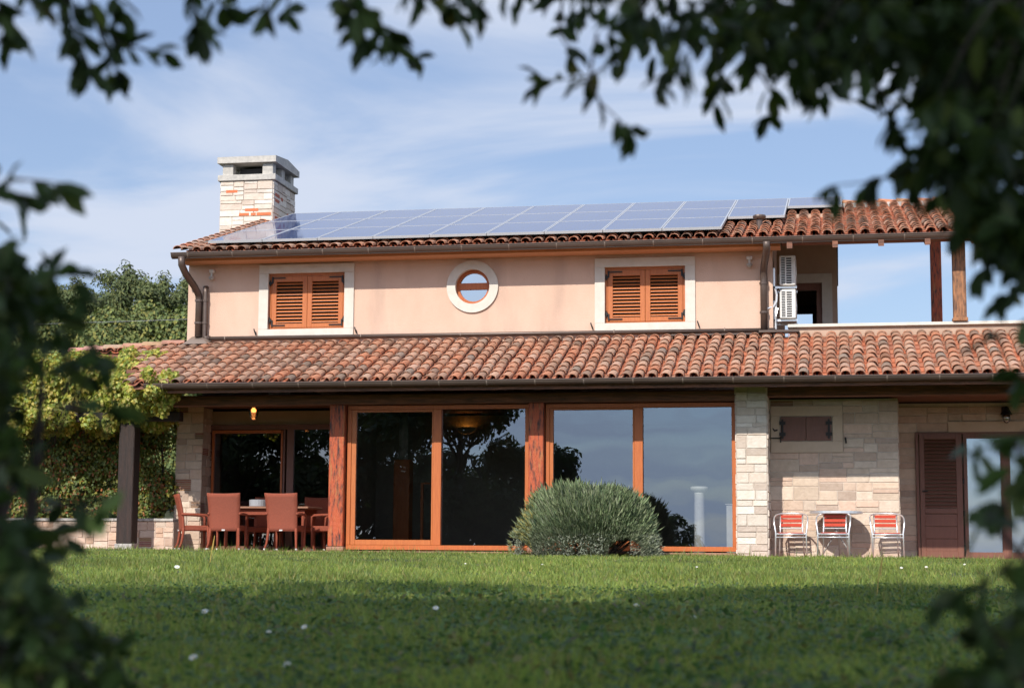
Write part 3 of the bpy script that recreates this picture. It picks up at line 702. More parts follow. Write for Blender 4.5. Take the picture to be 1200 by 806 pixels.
for x0, x1 in ((2.43, 3.03), (3.20, 3.90)):
    g = MB(); g.face([(x0-.01, 2.42, .03), (x1+.01, 2.42, .03), (x1+.01, 2.42, 2.15), (x0-.01, 2.42, 2.15)]); g.build('pane', glass_mat('door_glass', .26, (.4, .4, .4), (.70, .84, 1.0)), do)
g = MB(); g.box(2.35, 4.35, 2.7, 2.72, -.1, DZ); g.build('curtain', M['plaster_in'], do)
s = MB(); a, c, za, zb = 1.565, 2.335, -.06, 2.225; y0, y1 = 2.33, 2.37
s.box(a, a+.085, y0, y1, za, zb, bev=.004); s.box(c-.11, c, y0, y1, za, zb, bev=.004)
s.box(a+.085, c-.11, y0, y1, zb-.10, zb, bev=.004); s.box(a+.085, c-.11, y0, y1, za, za+.12, bev=.004); s.box(a+.085, c-.11, y0, y1, .75, .84, bev=.004)
for i in range(3): s.box(a+.085, c-.11, y0+.008, y1, za+.12+i*.228, za+.12+i*.228+.222, bev=.004)
nl = 19
for i in range(nl):
    z = .845+(i+.5)*(2.12-.845)/nl; dz = .026
    s.mesh([(a+.085, y0+.004, z-dz), (c-.11, y0+.004, z-dz), (c-.11, y0+.008, z-dz+.012), (a+.085, y0+.008, z-dz+.012), (a+.085, y1, z+dz-.012), (c-.11, y1, z+dz-.012), (c-.11, y1, z+dz), (a+.085, y1, z+dz)],
           [(0, 1, 2, 3), (3, 2, 6, 7), (0, 4, 5, 1), (4, 7, 6, 5)])
s.build('shutter', M['brownwood'], do)
h = MB()
for z in (.12, .75, 1.35, 2.0): h.tube([(2.35, 2.325, z-.05), (2.35, 2.325, z+.05)], .016, 6)
h.tube([(1.60, 2.30, 1.16), (1.70, 2.30, 1.16)], .014, 6); split_by(h.build('handle', M['iron'], do), lambda c: (c.x > 2, round(c.z, 1)))
# dining terrace back wall with glazed doors
b = MB()
wall_xz(b, 2.5, -11.64, -8.9, 0, 2.78, [(-11.60, -9.0, 0, 2.52)]) if False else wall_xz(b, 2.5, -12.6, -9.0, 0, 2.78, [(-12.42, -9.0, 0, 2.50)])
b.face([(-9.0, .17, 0), (-9.0, 2.5, 0), (-9.0, 2.5, 2.76), (-9.0, .17, 2.76)])
b.build('wall', M['stucco_shaded'], house)['label'] = 'shaded stucco wall of the dining terrace'
b = MB(); f = .10
b.box(-12.42, -9.0, 2.42, 2.52, 2.40, 2.499, bev=.004)
for x0, x1 in ((-12.42, -12.36), (-10.84, -10.80), (-10.76, -10.62)): b.box(x0, x1, 2.42, 2.52, 0, 2.399)
b.box(-12.42, -9.0, 2.42, 2.52, 0, .08)
vo = b.build('sliding_door', M['brownwood'], house); vo['label'] = 'dark glazed doors at the back of the dining terrace'
b = MB(); b.box(-12.33, -12.28, 2.40, 2.45, .08, 2.39); b.box(-12.28, -10.86, 2.40, 2.45, 2.33, 2.39); b.box(-10.88, -10.845, 2.40, 2.45, .08, 2.39); b.build('sash', M['frame'], vo)
for x0, x1 in ((-12.28, -10.86), (-10.62, -9.0)):
    g = MB(); g.face([(x0, 2.46, .08), (x1, 2.46, .08), (x1, 2.46, 2.40), (x0, 2.46, 2.40)]); g.build('pane', M['glass_dark'], vo)
# interior shell
b = MB()
b.face([(-12.6, 2.55, .004), (-1.2, 2.55, .004), (-1.2, 7, .004), (-12.6, 7, .004)]); b.face([(-9.0, .16, .004), (-1.2, .16, .004), (-1.2, 2.549, .004), (-9.0, 2.549, .004)]); b.build('interior_floor', M['floor_in'], house)
b = MB(); b.face([(-12.6, 7, 0), (-1.2, 7, 0), (-1.2, 7, 2.78), (-12.6, 7, 2.78)]); b.face([(-1.2, .2, 0), (-1.2, 7, 0), (-1.2, 7, 2.78), (-1.2, .2, 2.78)])
b.face([(-12.6, 2.5, 0), (-12.6, 11.9, 0), (-12.6, 11.9, 3.9), (-12.6, 2.5, 3.9)]); b.face([(-8.95, .2, 0), (-8.95, 2.55, 0), (-8.95, 2.55, 2.78), (-8.95, .2, 2.78)])
b.face([(-9.4, 4.1, 0), (-5.9, 4.1, 0), (-5.9, 4.1, 2.78), (-9.4, 4.1, 2.78)])
b.build('interior_wall', M['plaster_in'], house)
b = MB(); b.box(-12.62, 7.0, 11.9, 12.1, -.1, 3.9); b.build('wall', M['stucco_shaded'], house)['label'] = 'rear ground floor wall'

# =================================================================== things on and in the house
# interior: column, block, post, flue, sconce
t = thing('pedestal_column', 'pale fluted column standing behind the right glass door', 'column', (-2.43, .95, 0))
b = MB(); b.lathe(-2.43, .95, [(.13, 0), (.13, .06), (.105, .08), (.098, .10), (.09, 1.06), (.095, 1.09)], 28); b.build('shaft', M['white'], t, smooth=True)
b = MB(); b.lathe(-2.43, .95, [(.10, 1.091), (.13, 1.12), (.16, 1.15), (.16, 1.19), (.12, 1.20)], 28); b.build('capital', M['white'], t, smooth=True)
b = MB(); b.box(-1.93, -1.55, .75, 1.15, 0, .86, bev=.01); b.box(-1.95, -1.53, .73, 1.17, .861, .88, bev=.006); tag(b.build('side_cabinet', M['white']), 'white cabinet end showing at the right edge of the right glass door', 'cabinet')
t = thing('indoor_stove', 'timber-clad stove column with a grey flue behind the left glass door', 'stove', (-8.35, 2.3, 0))
b = MB(); b.box(-8.50, -8.18, 2.2, 2.5, 0, 1.78, bev=.01); b.build('cladding', M['frame'], t)
b = MB(); b.tube([(-8.34, 2.35, 1.78), (-8.34, 2.35, 2.75)], .09, 14); b.build('flue', M['slab'], t, smooth=True)
b = MB(); b.box(-7.95, -7.90, 2.2, 2.25, .1, 1.3); b.box(-7.95, -7.6, 2.2, 2.23, 1.3, 1.33); tag(b.build('easel_stand', M['frame']), 'thin wooden stand behind the left glass door', 'stand')
t = thing('wall_sconce', 'glowing bowl sconce on the indoor wall behind the left glass doors', 'wall lamp', (-7.45, 4.0, 2.5))
n = 20; b = MB()
b.mesh([(-7.45+.20*sin(pi/2*j/5)*cos(pi+pi*k/n), 4.097+.17*sin(pi/2*j/5)*sin(pi+pi*k/n), 2.40+.14*(1-cos(pi/2*j/5))) for j in range(6) for k in range(n+1)],
       [(j*(n+1)+k, j*(n+1)+k+1, (j+1)*(n+1)+k+1, (j+1)*(n+1)+k) for j in range(5) for k in range(n)])
b.build('bowl', M['slab'], t, smooth=True)
b = MB(); b.tube([(-7.50, 4.02, 2.47), (-7.40, 4.02, 2.47)], .022, 10); b.build('bulb', emit_mat('warm_bulb', (1, .40, .07), 16), t)
# veranda lamp
t = thing('ceiling_lamp', 'small glass ceiling lamp glowing above the dining terrace', 'ceiling lamp', (-10.90, .75, 2.83))
lx, ly = -10.90, .75
b = MB(); b.lathe(lx, ly, [(.06, 2.70), (.075, 2.71), (.075, 2.834)], 20); b.build('base', M['gutter'], t, smooth=True)
b = MB(); b.lathe(lx, ly, [(.02, 2.47), (.05, 2.485), (.075, 2.53), (.095, 2.60), (.10, 2.66), (.07, 2.70)], 20); b.build('shade', glass_mat('lamp_glass', .16, (.9, .62, .35)), t, smooth=True)
b = MB(); b.lathe(lx, ly, [(.01, 2.61), (.045, 2.62), (.05, 2.66), (.02, 2.699)], 14); b.build('bulb', emit_mat('lamp_bulb', (1, .42, .16), 3.2), t, smooth=True)
# porch lantern
px_, pz_ = 3.14, 2.62
t = thing('wall_lantern', 'black iron lantern on the stone wall above the french door', 'lantern', (px_, 2.39, pz_))
b = MB(); b.box(px_-.07, px_+.07, 2.36, 2.385, pz_-.10, pz_+.10, bev=.01); b.tube([(px_, 2.36, pz_+.02), (px_, 2.22, pz_+.05)], .014, 8); b.lathe(px_, 2.2, [(.11, pz_-.06), (.10, pz_-.03), (.05, pz_+.05), (.02, pz_+.10)], 12); b.build('bracket', M['iron'], t)
b = MB(); b.lathe(px_, 2.2, [(.03, pz_-.21), (.065, pz_-.17), (.075, pz_-.10), (.06, pz_-.061)], 12); b.build('lamp_glass', glass_mat('lantern_glass', .2, (.75, .65, .5)), t, smooth=True)
# security cameras
for x, lab in ((-1.52, 'small white dome camera on the stucco by the right downpipe'), (-12.22, 'grey camera bracket high on the stucco by the left downpipe')):
    t = thing('security_camera', lab, 'camera', (x, 1.9, 5.5), group='cameras on the upper wall')
    b = MB(); b.box(x-.055, x+.055, 1.80, 1.899, 5.515, 5.58, bev=.012); b.tube([(x, 1.84, 5.52), (x, 1.83, 5.44)], .022, 8); b.build('mount', M['white'], t)
    b = MB(); b.lathe(x, 1.82, [(.012, 5.36), (.04, 5.375), (.055, 5.41), (.05, 5.44), (.02, 5.45)], 16); b.build('housing', M['slab'], t, smooth=True)
# air conditioners
def ac(z0, z1, lab):
    t = thing('air_conditioner', lab, 'air conditioner', (-.81, 2.3, z0), group='air conditioners on the end wall')
    x0, x1, y0, y1 = -.965, -.665, 1.97, 2.77
    b = MB(); b.box(x0, x1, y0, y1, z0, z1, bev=.015); b.build('casing', M['white'], t)
    g = MB(); 
    for a, c, nb in ((x0+.035, x0+.105, 16), (x0+.13, x0+.225, 11)):
        for i in range(nb):
            zz_ = z0+.03+(z1-z0-.06)*i/nb; g.box(a, c, y0-.004, y0+.002, zz_, zz_+(z1-z0-.06)/nb*.62)
    g.build('grille', M['dark'], t)
    f = MB()
    for k in range(5):
        r = .06+.045*k; pts = [(x1+.006, 2.25+r*cos(2*pi*j/24), (z0+z1)/2+r*sin(2*pi*j/24)) for j in range(25)]; f.tube(pts, .005, 4, cap=False)
    f.build('fan_guard', M['alu'], t)
    k = MB(); k.box(-1.085, x1+.02, y0+.08, y0+.12, z0-.045, z0-.003); k.box(-1.085, x1+.02, y1-.12, y1-.08, z0-.045, z0-.003); k.box(-1.085, -1.05, y0+.08, y0+.12, z0-.04, z0+.35)
    split_by(k.build('bracket', M['alu'], t), lambda c: c.y > 2.4)
    return t
t = ac(5.03, 5.605, 'upper of the two white air conditioner units on the end wall'); ac(4.40, 4.955, 'lower of the two white air conditioner units on the end wall')
b = MB(); b.tube([(-1.05, 2.0, 4.98), (-1.02, 1.98, 4.85), (-1.03, 1.95, 4.72), (-1.09, 1.93, 4.62), (-1.2, 1.88, 4.58)], .022, 8); b.tube([(-1.02, 2.0, 4.75), (-1.05, 1.97, 4.5), (-1.04, 1.98, 4.2)], .012, 6); b.tube([(-1.0, 2.0, 4.6), (-1.04, 1.96, 4.45), (-1.06, 1.98, 4.2)], .012, 6)
split_by(b.build('hose', M['alu'], t), lambda c: round(c.z*10))

# solar panels
PW, PLn = 1.125, 1.90
def make_panel():
    t = thing('solar_panel', 'x', 'solar panel', (0, 0, 0), group='solar panels on the upper roof')
    w_, l_ = PW-.012, PLn-.012; f = .028
    b = MB()
    for a in ((0, w_, 0, f), (0, w_, l_-f, l_), (0, f, f, l_-f), (w_-f, w_, f, l_-f)): b.box(a[0], a[1], a[2], a[3], -.045, .004)
    b.build('frame', M['pvframe'], t, local=True)
    g = MB(); g.face([(f, f, 0), (w_-f, f, 0), (w_-f, l_-f, 0), (f, l_-f, 0)])
    go = g.build('glass', M['pvglass'], t, local=True)
    return t
ORD = ['first', 'second', 'third', 'fourth', 'fifth', 'sixth', 'seventh', 'eighth', 'ninth', 'tenth', 'eleventh']
proto = make_panel(); first = True
PY0, PZ0 = 1.30, 6.061
for row, (rn, cnt) in enumerate((('bottom', 9), ('middle', 10), ('top', 11))):
    for i in range(cnt):
        o = proto if first else copy_tree(proto); first = False
        tt = row*PLn; x = -12.12+i*PW
        o.location = (x, PY0+tt*cos(SL), PZ0+tt*sin(SL)); o.rotation_euler = (SL, 0, 0)
        o['label'] = f'{ORD[i]} blue solar panel from the chimney end in the {rn} row'
# =================================================================== terrace furniture
b = MB()
b.box(-17.2, -1.70, -.72, 2.5, -.35, -.004, bev=.01); b.box(-1.69, 7.5, -.45, 2.4, -.4, -.104, bev=.01)
tag(b.build('patio', M['patio']), kind='structure')

def dining_chair():
    t = thing('dining_chair', 'x', 'chair', (0, 0, 0), group='red wicker chairs round the terrace table')
    def yb(z): s = (z-.36)/.67; return -.22-.02*s-.10*s*s
    nz, nx = 10, 8
    vs = []
    for side in (0, 1):
        for i in range(nz+1):
            z = .345+.685*i/nz; hw = .285+.030*(i/nz)**1.5
            for j in range(nx+1):
                u = j/nx*2-1; top = .014*(u*u) if i == nz else 0
                vs.append((u*hw, yb(z)-.035*(1-u*u)+side*.035, z+top))
    Q = (nz+1)*(nx+1); I = lambda s, i, j: s*Q+i*(nx+1)+j; fs = []
    for i in range(nz):
        for j in range(nx):
            fs.append((I(0, i, j), I(0, i, j+1), I(0, i+1, j+1), I(0, i+1, j))); fs.append((I(1, i, j), I(1, i+1, j), I(1, i+1, j+1), I(1, i, j+1)))
    for i in range(nz):
        fs.append((I(0, i, 0), I(0, i+1, 0), I(1, i+1, 0), I(1, i, 0))); fs.append((I(0, i, nx), I(1, i, nx), I(1, i+1, nx), I(0, i+1, nx)))
    for j in range(nx):
        fs.append((I(0, nz, j), I(0, nz, j+1), I(1, nz, j+1), I(1, nz, j))); fs.append((I(0, 0, j), I(1, 0, j), I(1, 0, j+1), I(0, 0, j+1)))
    b = MB(); b.mesh(vs, fs); bk = b.build('backrest', M['wicker'], t, smooth=True, local=True)
    b = MB(); b.box(-.03, .03, -.285, -.268, .352, .375); b.build('tag', M['white'], bk, local=True)
    b = MB(); b.box(-.28, .28, -.20, .28, .355, .455, bev=.015); b.build('seat', M['wicker'], t, local=True)
    for s in (-1, 1):
        l = MB(); l.tube([(s*.265, -.21, .40), (s*.27, -.215, .30), (s*.285, -.245, .12), (s*.305, -.29, .03)], [.027, .026, .021, .018], 8); lo = l.build('leg', M['wicker'], t, smooth=True, local=True)
        c = MB(); c.tube([(s*.305, -.29, .03), (s*.308, -.296, 0)], .019, 8); c.build('foot_cap', M['white'], lo, local=True)
        l = MB(); l.tube([(s*.27, .25, .45), (s*.27, .255, .03)], [.026, .02], 8); lo = l.build('leg', M['wicker'], t, smooth=True, local=True)
        c = MB(); c.tube([(s*.27, .255, .03), (s*.27, .255, 0)], .021, 8); c.build('foot_cap', M['white'], lo, local=True)
        a = MB(); a.tube([(s*.295, -.26, .665), (s*.305, 0, .66), (s*.30, .2, .65), (s*.29, .25, .62), (s*.275, .255, .44)], .024, 8); a.build('armrest', M['wicker'], t, smooth=True, local=True)
    return t
dc = dining_chair(); first = True
for (x, y, rz, lab) in ((-11.10, .02, 3, 'red wicker chair with its back to the lawn, nearer the stone pier'), (-9.97, .02, -2, 'red wicker chair with its back to the lawn, nearer the red post'),
                        (-11.98, .55, -62, 'red wicker chair at the stone pier end of the table'), (-9.33, .75, 80, 'red wicker chair half hidden by the red timber post'),
                        (-10.95, 1.75, 182, 'far red wicker chair facing the lawn behind the grey planter'), (-9.95, 1.75, 178, 'far red wicker chair facing the lawn close to the red post')):
    o = dc if first else copy_tree(dc); first = False
    o.location = (x, y, 0); o.rotation_euler = (0, 0, R(rz)); o['label'] = lab
t = thing('dining_table', 'wooden dining table among the red wicker chairs', 'table', (-10.55, .9, 0))
b = MB(); b.box(-11.45, -9.68, .42, 1.36, .775, .815, bev=.008); b.build('table_top', M['tablewood'], t)
b = MB(); b.box(-11.36, -9.77, .50, .53, .66, .774); b.box(-11.36, -9.77, 1.25, 1.28, .66, .774); split_by(b.build('apron', M['wicker'], t), lambda c: c.y > .9)
for x in (-11.32, -9.81):
    for y in (.55, 1.23):
        b = MB(); b.tube([(x, y, 0), (x, y, .774)], .035, 10); b.build('leg', M['wicker'], t)
b = MB(); b.lathe(-10.82, .9, [(.14, .817), (.165, .83), (.17, .95), (.15, .955), (.145, .86)], 20); tag(b.build('planter', M['pewter'], smooth=False), 'grey planter bowl standing on the dining table', 'planter')

def cafe_chair():
    t = thing('cafe_chair', 'x', 'chair', (0, 0, 0), group='aluminium cafe chairs on the porch')
    r = .0135
    arm = [(-.27, -.23, .0), (-.262, -.215, .45), (-.285, -.20, .60), (-.29, -.15, .69), (-.285, 0, .735), (-.265, .13, .765), (-.20, .22, .79), (-.10, .255, .80), (0, .262, .802)]
    full = arm+[(-x, y, z) for x, y, z in arm[-2::-1]]
    full = [Vector(p) for p in full]
    b = MB(); b.tube(full, r, 8); b.build('arm_frame', M['alu'], t, smooth=True, local=True)
    for s in (-1, 1):
        b = MB(); b.tube([(s*.19, .255, .76), (s*.195, .17, .46), (s*.21, .25, .2), (s*.225, .31, 0)], r, 8); b.build('leg', M['alu'], t, smooth=True, local=True)
    b = MB(); b.tube([(-.262, -.215, .43), (.262, -.215, .43)], r, 8); b.tube([(-.262, -.215, .375), (.262, -.215, .375)], r*.8, 8)
    for s in (-1, 1): b.tube([(s*.25, -.215, .43), (s*.20, .18, .43)], r, 8)
    b.build('seat_frame', M['alu'], t, smooth=True, local=True)
    b = MB()
    for i in range(5): b.box(-.215, .215, -.20+i*.078, -.14+i*.078, .443, .458, bev=.004)
    b.build('seat', M['redslat'], t, local=True)
    b = MB()
    for i in range(3):
        z = .565+i*.075; y = .205+.018*i; b.box(-.195, .195, y, y+.014, z, z+.055, bev=.004)
    b.build('backrest', M['redslat'], t, local=True)
    b = MB()
    for s in (-1, 1): b.tube([(s*.195, .225+.0, .53), (s*.195, .262, .78)], r*.8, 6)
    b.tube([(-.195, .22, .535), (.195, .22, .535)], r*.8, 6); b.build('back_frame', M['alu'], t, local=True)
    return t
cc = cafe_chair(); first = True
for (x, y, rz, lab) in ((-.76, .05, 0, 'aluminium cafe chair with red slats beside the pale stone pier'), (-.02, -.28, -4, 'aluminium cafe chair with red slats in front of the round table'),
                        (.875, .05, 3, 'aluminium cafe chair with red slats nearest the brown shutter')):
    o = cc if first else copy_tree(cc); first = False
    o.location = (x, y, -.10); o.rotation_euler = (0, 0, R(rz)); o['label'] = lab
t = thing('cafe_table', 'round aluminium folding cafe table against the tan stone wall', 'table', (.02, .30, -.10))
b = MB(); b.lathe(.02, .30, [(.44, .69), (.465, .695), (.465, .735), (.44, .74)], 36); b.build('table_top', M['alu'], t, smooth=False)
for s in (-1, 1):
    b = MB(); b.tube([(.02-s*.20, .30-.06*s, .70), (.02+s*.30, .30-.06*s, -.10)], .015, 8); b.build('leg', M['slab'], t, smooth=True)
b = MB(); b.tube([(-.16, .2, .69), (.2, .2, .69)], .012, 6); b.tube([(-.16, .4, .69), (.2, .4, .69)], .012, 6); split_by(b.build('brace', M['slab'], t), lambda c: c.y > .3)
#PART2
# =================================================================== ground
def lawn_z(x, y):
    x = np.asarray(x, float); y = np.asarray(y, float)
    tilt = -.0062*(np.clip(x, -14, 5)+9)
    s = np.clip((-y-.6)/30.4, 0, 1.15)
    z = -.022-.53*s**1.0+tilt*np.clip(1-s*.9, .1, 1)
    z = z+.018*np.sin(x*1.3+y*.7)*np.clip((-y-3)/8, 0, 1)+.012*np.sin(x*.5-y*1.9)*np.clip((-y-3)/8, 0, 1)
    return np.where(y > -.5, z-.3*np.clip((y+.5)/1.0, 0, 1), z)
ax = np.unique(np.concatenate([np.linspace(-600, -60, 10), np.linspace(-60, -18, 12), np.linspace(-18, 8, 66), np.linspace(8, 60, 14), np.linspace(60, 600, 10)]))
ay = np.unique(np.concatenate([np.linspace(-600, -60, 10), np.linspace(-60, -34, 10), np.linspace(-34, .6, 90), np.linspace(.6, 60, 12), np.linspace(60, 900, 10)]))
GX, GY = np.meshgrid(ax, ay); GZ = lawn_z(GX, GY)
GZ = np.where((GX < -18) & (GY > 3), GZ-.0, GZ)
b = MB(); nx_, ny_ = len(ax), len(ay)
b.mesh(np.stack([GX, GY, GZ], -1).reshape(-1, 3).tolist(), [(j*nx_+i, j*nx_+i+1, (j+1)*nx_+i+1, (j+1)*nx_+i) for j in range(ny_-1) for i in range(nx_-1)])
tag(b.build('ground', M['soil'], smooth=True), kind='structure')

# ---- grass (one mass nobody could count)
def frustum_sample(n, d0, d1, px0=-160, px1=1360, power=1.0):
    d = d0+(d1-d0)*RN.random(n)**power
    px = px0+(px1-px0)*RN.random(n)
    a = (px-600)/FPX
    fx, fy = -sin(TH), cos(TH); rx, ry = cos(TH), sin(TH)
    return np.stack([CAM[0]+d*(fx+rx*a), CAM[1]+d*(fy+ry*a)], -1), d
parts = []
PALG = [(.19, .25, .045), (.16, .22, .04), (.23, .275, .055), (.135, .20, .042), (.27, .29, .065), (.17, .245, .05)]
for n, d0, d1, h, wd, pw in ((120000, 3.6, 12, .055, .0045, 1.0), (130000, 12, 24, .055, .007, 1.0), (60000, 23, 30.6, .05, .009, .8)):
    P2, d = frustum_sample(n, d0, d1, power=pw)
    ok = (P2[:, 1] < np.where(P2[:, 0] < -1.69, -.72, -.46)) & (P2[:, 0] > -17.5) & (P2[:, 0] < 7.4); P2 = P2[ok]; m = len(P2)
    clump = .55+.9*np.abs(np.sin(P2[:, 0]*2.1+np.sin(P2[:, 1]*1.7)))*np.abs(np.sin(P2[:, 1]*1.3+np.sin(P2[:, 0]*2.9)))
    z = lawn_z(P2[:, 0], P2[:, 1]); hh = h*clump*RN.uniform(.55, 1.35, m)
    if d1 > 24: hh *= .8
    an = RN.uniform(0, 2*pi, m); lean = RN.uniform(.1, .9, m)[:, None]*hh[:, None]
    base = np.column_stack([P2, z-.004]); la = RN.uniform(0, 2*pi, m)
    tip = base+np.column_stack([np.cos(la)*lean[:, 0], np.sin(la)*lean[:, 0], hh])
    side = np.column_stack([np.cos(an), np.sin(an), np.zeros(m)])*wd
    V = np.stack([base-side, base+side, tip], 1).reshape(-1, 3); F = np.arange(3*m).reshape(-1, 3)
    C = tint(m, PALG, .2); dry = RN.random(m) < .07; C[dry] = tint(dry.sum(), [(.30, .24, .08), (.25, .22, .07)], .2)
    pt = np.sin(P2[:, 0]*.9+1.3*np.sin(P2[:, 1]*.6))*np.sin(P2[:, 1]*.8+P2[:, 0]*.3); C *= (1+.22*pt)[:, None]
    parts.append((V, F, C))
# clover leaves close by
n = 9000; P2, d = frustum_sample(n, 3.6, 12); z = lawn_z(P2[:, 0], P2[:, 1])+RN.uniform(.02, .09, n); pk = np.sin(P2[:, 0]*2.7+1)*np.sin(P2[:, 1]*2.1)+RN.normal(0, .4, n) > .1; P2, z = P2[pk], z[pk]; n = len(P2)
P = np.column_stack([P2, z]); D = rdir(n); D[:, 2] = np.abs(D[:, 2])*.5; parts.append(leaves(P, D, rdir(n)*.5+np.array([0, 0, 1.0]), RN.uniform(.03, .065, n), RN.uniform(.02, .04, n), tint(n, [(.07, .13, .035), (.09, .15, .045), (.055, .10, .03), (.16, .15, .05)], .25)))
n = 26000; P2, d = frustum_sample(n, 3.6, 15, power=.9); z = lawn_z(P2[:, 0], P2[:, 1])+RN.uniform(.01, .055, n)
P = np.column_stack([P2, z]); D = rdir(n); D[:, 2] *= .4; N = rdir(n)*.5+np.array([0, 0, 1.0])
parts.append(leaves(P, D, N, RN.uniform(.018, .034, n), RN.uniform(.016, .03, n), tint(n, [(.06, .12, .035), (.075, .14, .04), (.05, .10, .035)], .2)))
P2, d = frustum_sample(520, 5, 27); P2 = P2[P2[:, 1] < -1.2]; kk = np.repeat(np.arange(len(P2)), 16); n = len(kk); hgt = RN.uniform(.07, .15, len(P2))[kk]*RN.uniform(.5, 1.1, n)
Q2 = P2[kk]+RN.normal(0, .03, (n, 2)); base = np.column_stack([Q2, lawn_z(Q2[:, 0], Q2[:, 1])]); la = RN.uniform(0, 2*pi, n); sd = np.column_stack([np.cos(la), np.sin(la), 0*la])*.005; la = RN.uniform(0, 2*pi, n)
tip = base+np.column_stack([np.cos(la)*hgt*.6, np.sin(la)*hgt*.6, hgt]); parts.append((np.stack([base-sd, base+sd, tip], 1).reshape(-1, 3), np.arange(3*n).reshape(-1, 3), tint(n, PALG+[(.10, .16, .05)]*4+[(.30, .26, .10)], .2)))
n = 9000; P2 = np.column_stack([RN.uniform(-17, 7, n), -.46-RN.gamma(1.2, .18, n)]); P2[:, 1] -= np.where(P2[:, 0] < -1.69, .27, 0); hh = RN.gamma(2.0, .025, n)*(.6+.7*np.abs(np.sin(P2[:, 0]*3.1)*np.sin(P2[:, 0]*1.13+1)))
base = np.column_stack([P2, lawn_z(P2[:, 0], P2[:, 1])]); la = RN.uniform(0, 2*pi, n); sd = np.column_stack([np.cos(la), np.sin(la), 0*la])*.006; la = RN.uniform(0, 2*pi, n)
tip = base+np.column_stack([np.cos(la)*hh*.5, np.sin(la)*hh*.5, hh]); parts.append((np.stack([base-sd, base+sd, tip], 1).reshape(-1, 3), np.arange(3*n).reshape(-1, 3), tint(n, PALG+[(.30, .25, .09)], .2)))
g = np_mesh('grass', *cat(parts), M['grass']); tag(g, 'short lawn grass mixed with clover in front of the villa', 'grass', kind='stuff')

# ---- daisies and stray stalks
def daisy(px, py, r, lab):
    d = 6.0
    for _ in range(40):                           # where the view line meets the lawn
        q = at_d(px, py, d); e = q[2]-(lawn_z(q[0], q[1])+.05); d += e*6 if e > 0 else e*6
        d = min(max(d, 3.5), 29)
    q = at_d(px, py, d); x, y, z = q
    t = thing('daisy', lab, 'flower', (x, y, z-.06), group='white flowers in the lawn')
    b = MB(); b.tube([(x, y, z-.06), (x+.004, y, z-.004)], .0016, 5); b.build('stem', M['hill'], t)
    b = MB(); tl = Vector((random.uniform(-.25, .25), -.55, .8)).normalized(); u = tl.orthogonal().normalized(); v = tl.cross(u); c = Vector((x+.004, y, z))
    for k in range(11):
        a = 2*pi*k/11; dd = u*cos(a)+v*sin(a); s_ = (v*cos(a)-u*sin(a))
        b.mesh([c+dd*r*.25-s_*r*.08, c+dd*r*.25+s_*r*.08, c+dd*r*.8+s_*r*.2+tl*r*.1, c+dd*r+tl*r*.05, c+dd*r*.8-s_*r*.2+tl*r*.1], [(0, 1, 2, 3, 4)])
    b.build('petal', M['petal'], t)
    b = MB(); b.mesh([c+tl*r*.14]+[c+(u*cos(2*pi*k/8)+v*sin(2*pi*k/8))*r*.3+tl*r*.03 for k in range(8)], [(0, k+1, (k+1) % 8+1) for k in range(8)]); b.build('disc', M['yolk'], t)
for px, py, r, lab in ((207, 664, .030, 'large white daisy in the sunlit grass in front of the chairs'), (239, 716, .022, 'small white daisy on the left edge of the lawn shade'),
                       (356, 734, .018, 'white daisy in the shade below the red post'), (314, 740, .013, 'tiny white daisy left of the shaded one below the post'),
                       (225, 770, .018, 'white daisy deep in shade at the left foreground'), (335, 778, .016, 'white daisy lowest in the shaded foreground'),
                       (745, 709, .020, 'white daisy in the shade edge below the lavender'), (812, 723, .019, 'white daisy in the shade below the stone pier'),
                       (510, 712, .018, 'white daisy on the shade edge below the left glass doors'), (1056, 665, .019, 'pale daisy in sunlit grass by the cafe chairs'),
                       (1085, 664, .018, 'pale daisy in sunlit grass in front of the brown shutter'), (1130, 661, .017, 'pale daisy in sunlit grass below the french door'),
                       (816, 664, .015, 'small daisy in sunlit grass below the right glass door'), (635, 661, .013, 'small daisy in sunlit grass in front of the lavender'), (545, 660, .013, 'small daisy in sunlit grass below the left glass doors')):
    daisy(px, py, r, lab)
for px, d, h, lab in ((1027, 12.5, .33, 'dry yellow grass stalk in the lawn below the cafe chairs'), (245, 20, .36, 'thin dry grass stalk in the lawn before the wicker chairs')):
    q = at_d(px, 690, d); z = float(lawn_z(q[0], q[1]))
    b = MB(); b.tube([(q[0], q[1], z), (q[0]+.02, q[1], z+h*.6), (q[0]+.05, q[1], z+h)], [.004, .003, .001], 5); b.tube([(q[0]+.03, q[1], z+h*.55), (q[0]+.05, q[1], z+h)], [.006, .003], 5); tag(b.build('grass_stalk', M['straw']), lab, 'stalk')

# =================================================================== lavender
t = thing('lavender_bush', 'rounded grey-green lavender bush in front of the glass doors', 'bush', (-4.29, -1.35, -.08))
lc = np.array([-4.14, -1.45, -.12]); la_ = np.array([1.57, .92, 1.50])
b = MB()
for i in range(46):
    a = random.uniform(0, 2*pi); e = random.uniform(.1, 1.1); r = random.uniform(.45, .8)
    p1 = lc+np.array([cos(a)*cos(e)*la_[0]*r, sin(a)*cos(e)*la_[1]*r, sin(e)*la_[2]*r+.05]); p0 = lc+np.array([cos(a)*.25, sin(a)*.15, 0])
    b.tube([p0, (p0+p1)/2+np.array([0, 0, -.06]), p1], [.016, .011, .005], 5)
b.build('stem', M['bark'], t)
parts = []
n = 60000
u = rdir(n); u[:, 2] = np.abs(u[:, 2])*.98+.02; u = norm(u); clump = .93+.05*np.sin(u[:, 0]*19+4*np.sin(u[:, 2]*13))*np.sin(u[:, 1]*17+u[:, 2]*15)+.085*np.sin(u[:, 0]*5+1)*np.sin(u[:, 2]*6+u[:, 1]*3)+.03*np.sin(u[:, 0]*11+u[:, 2]*4)
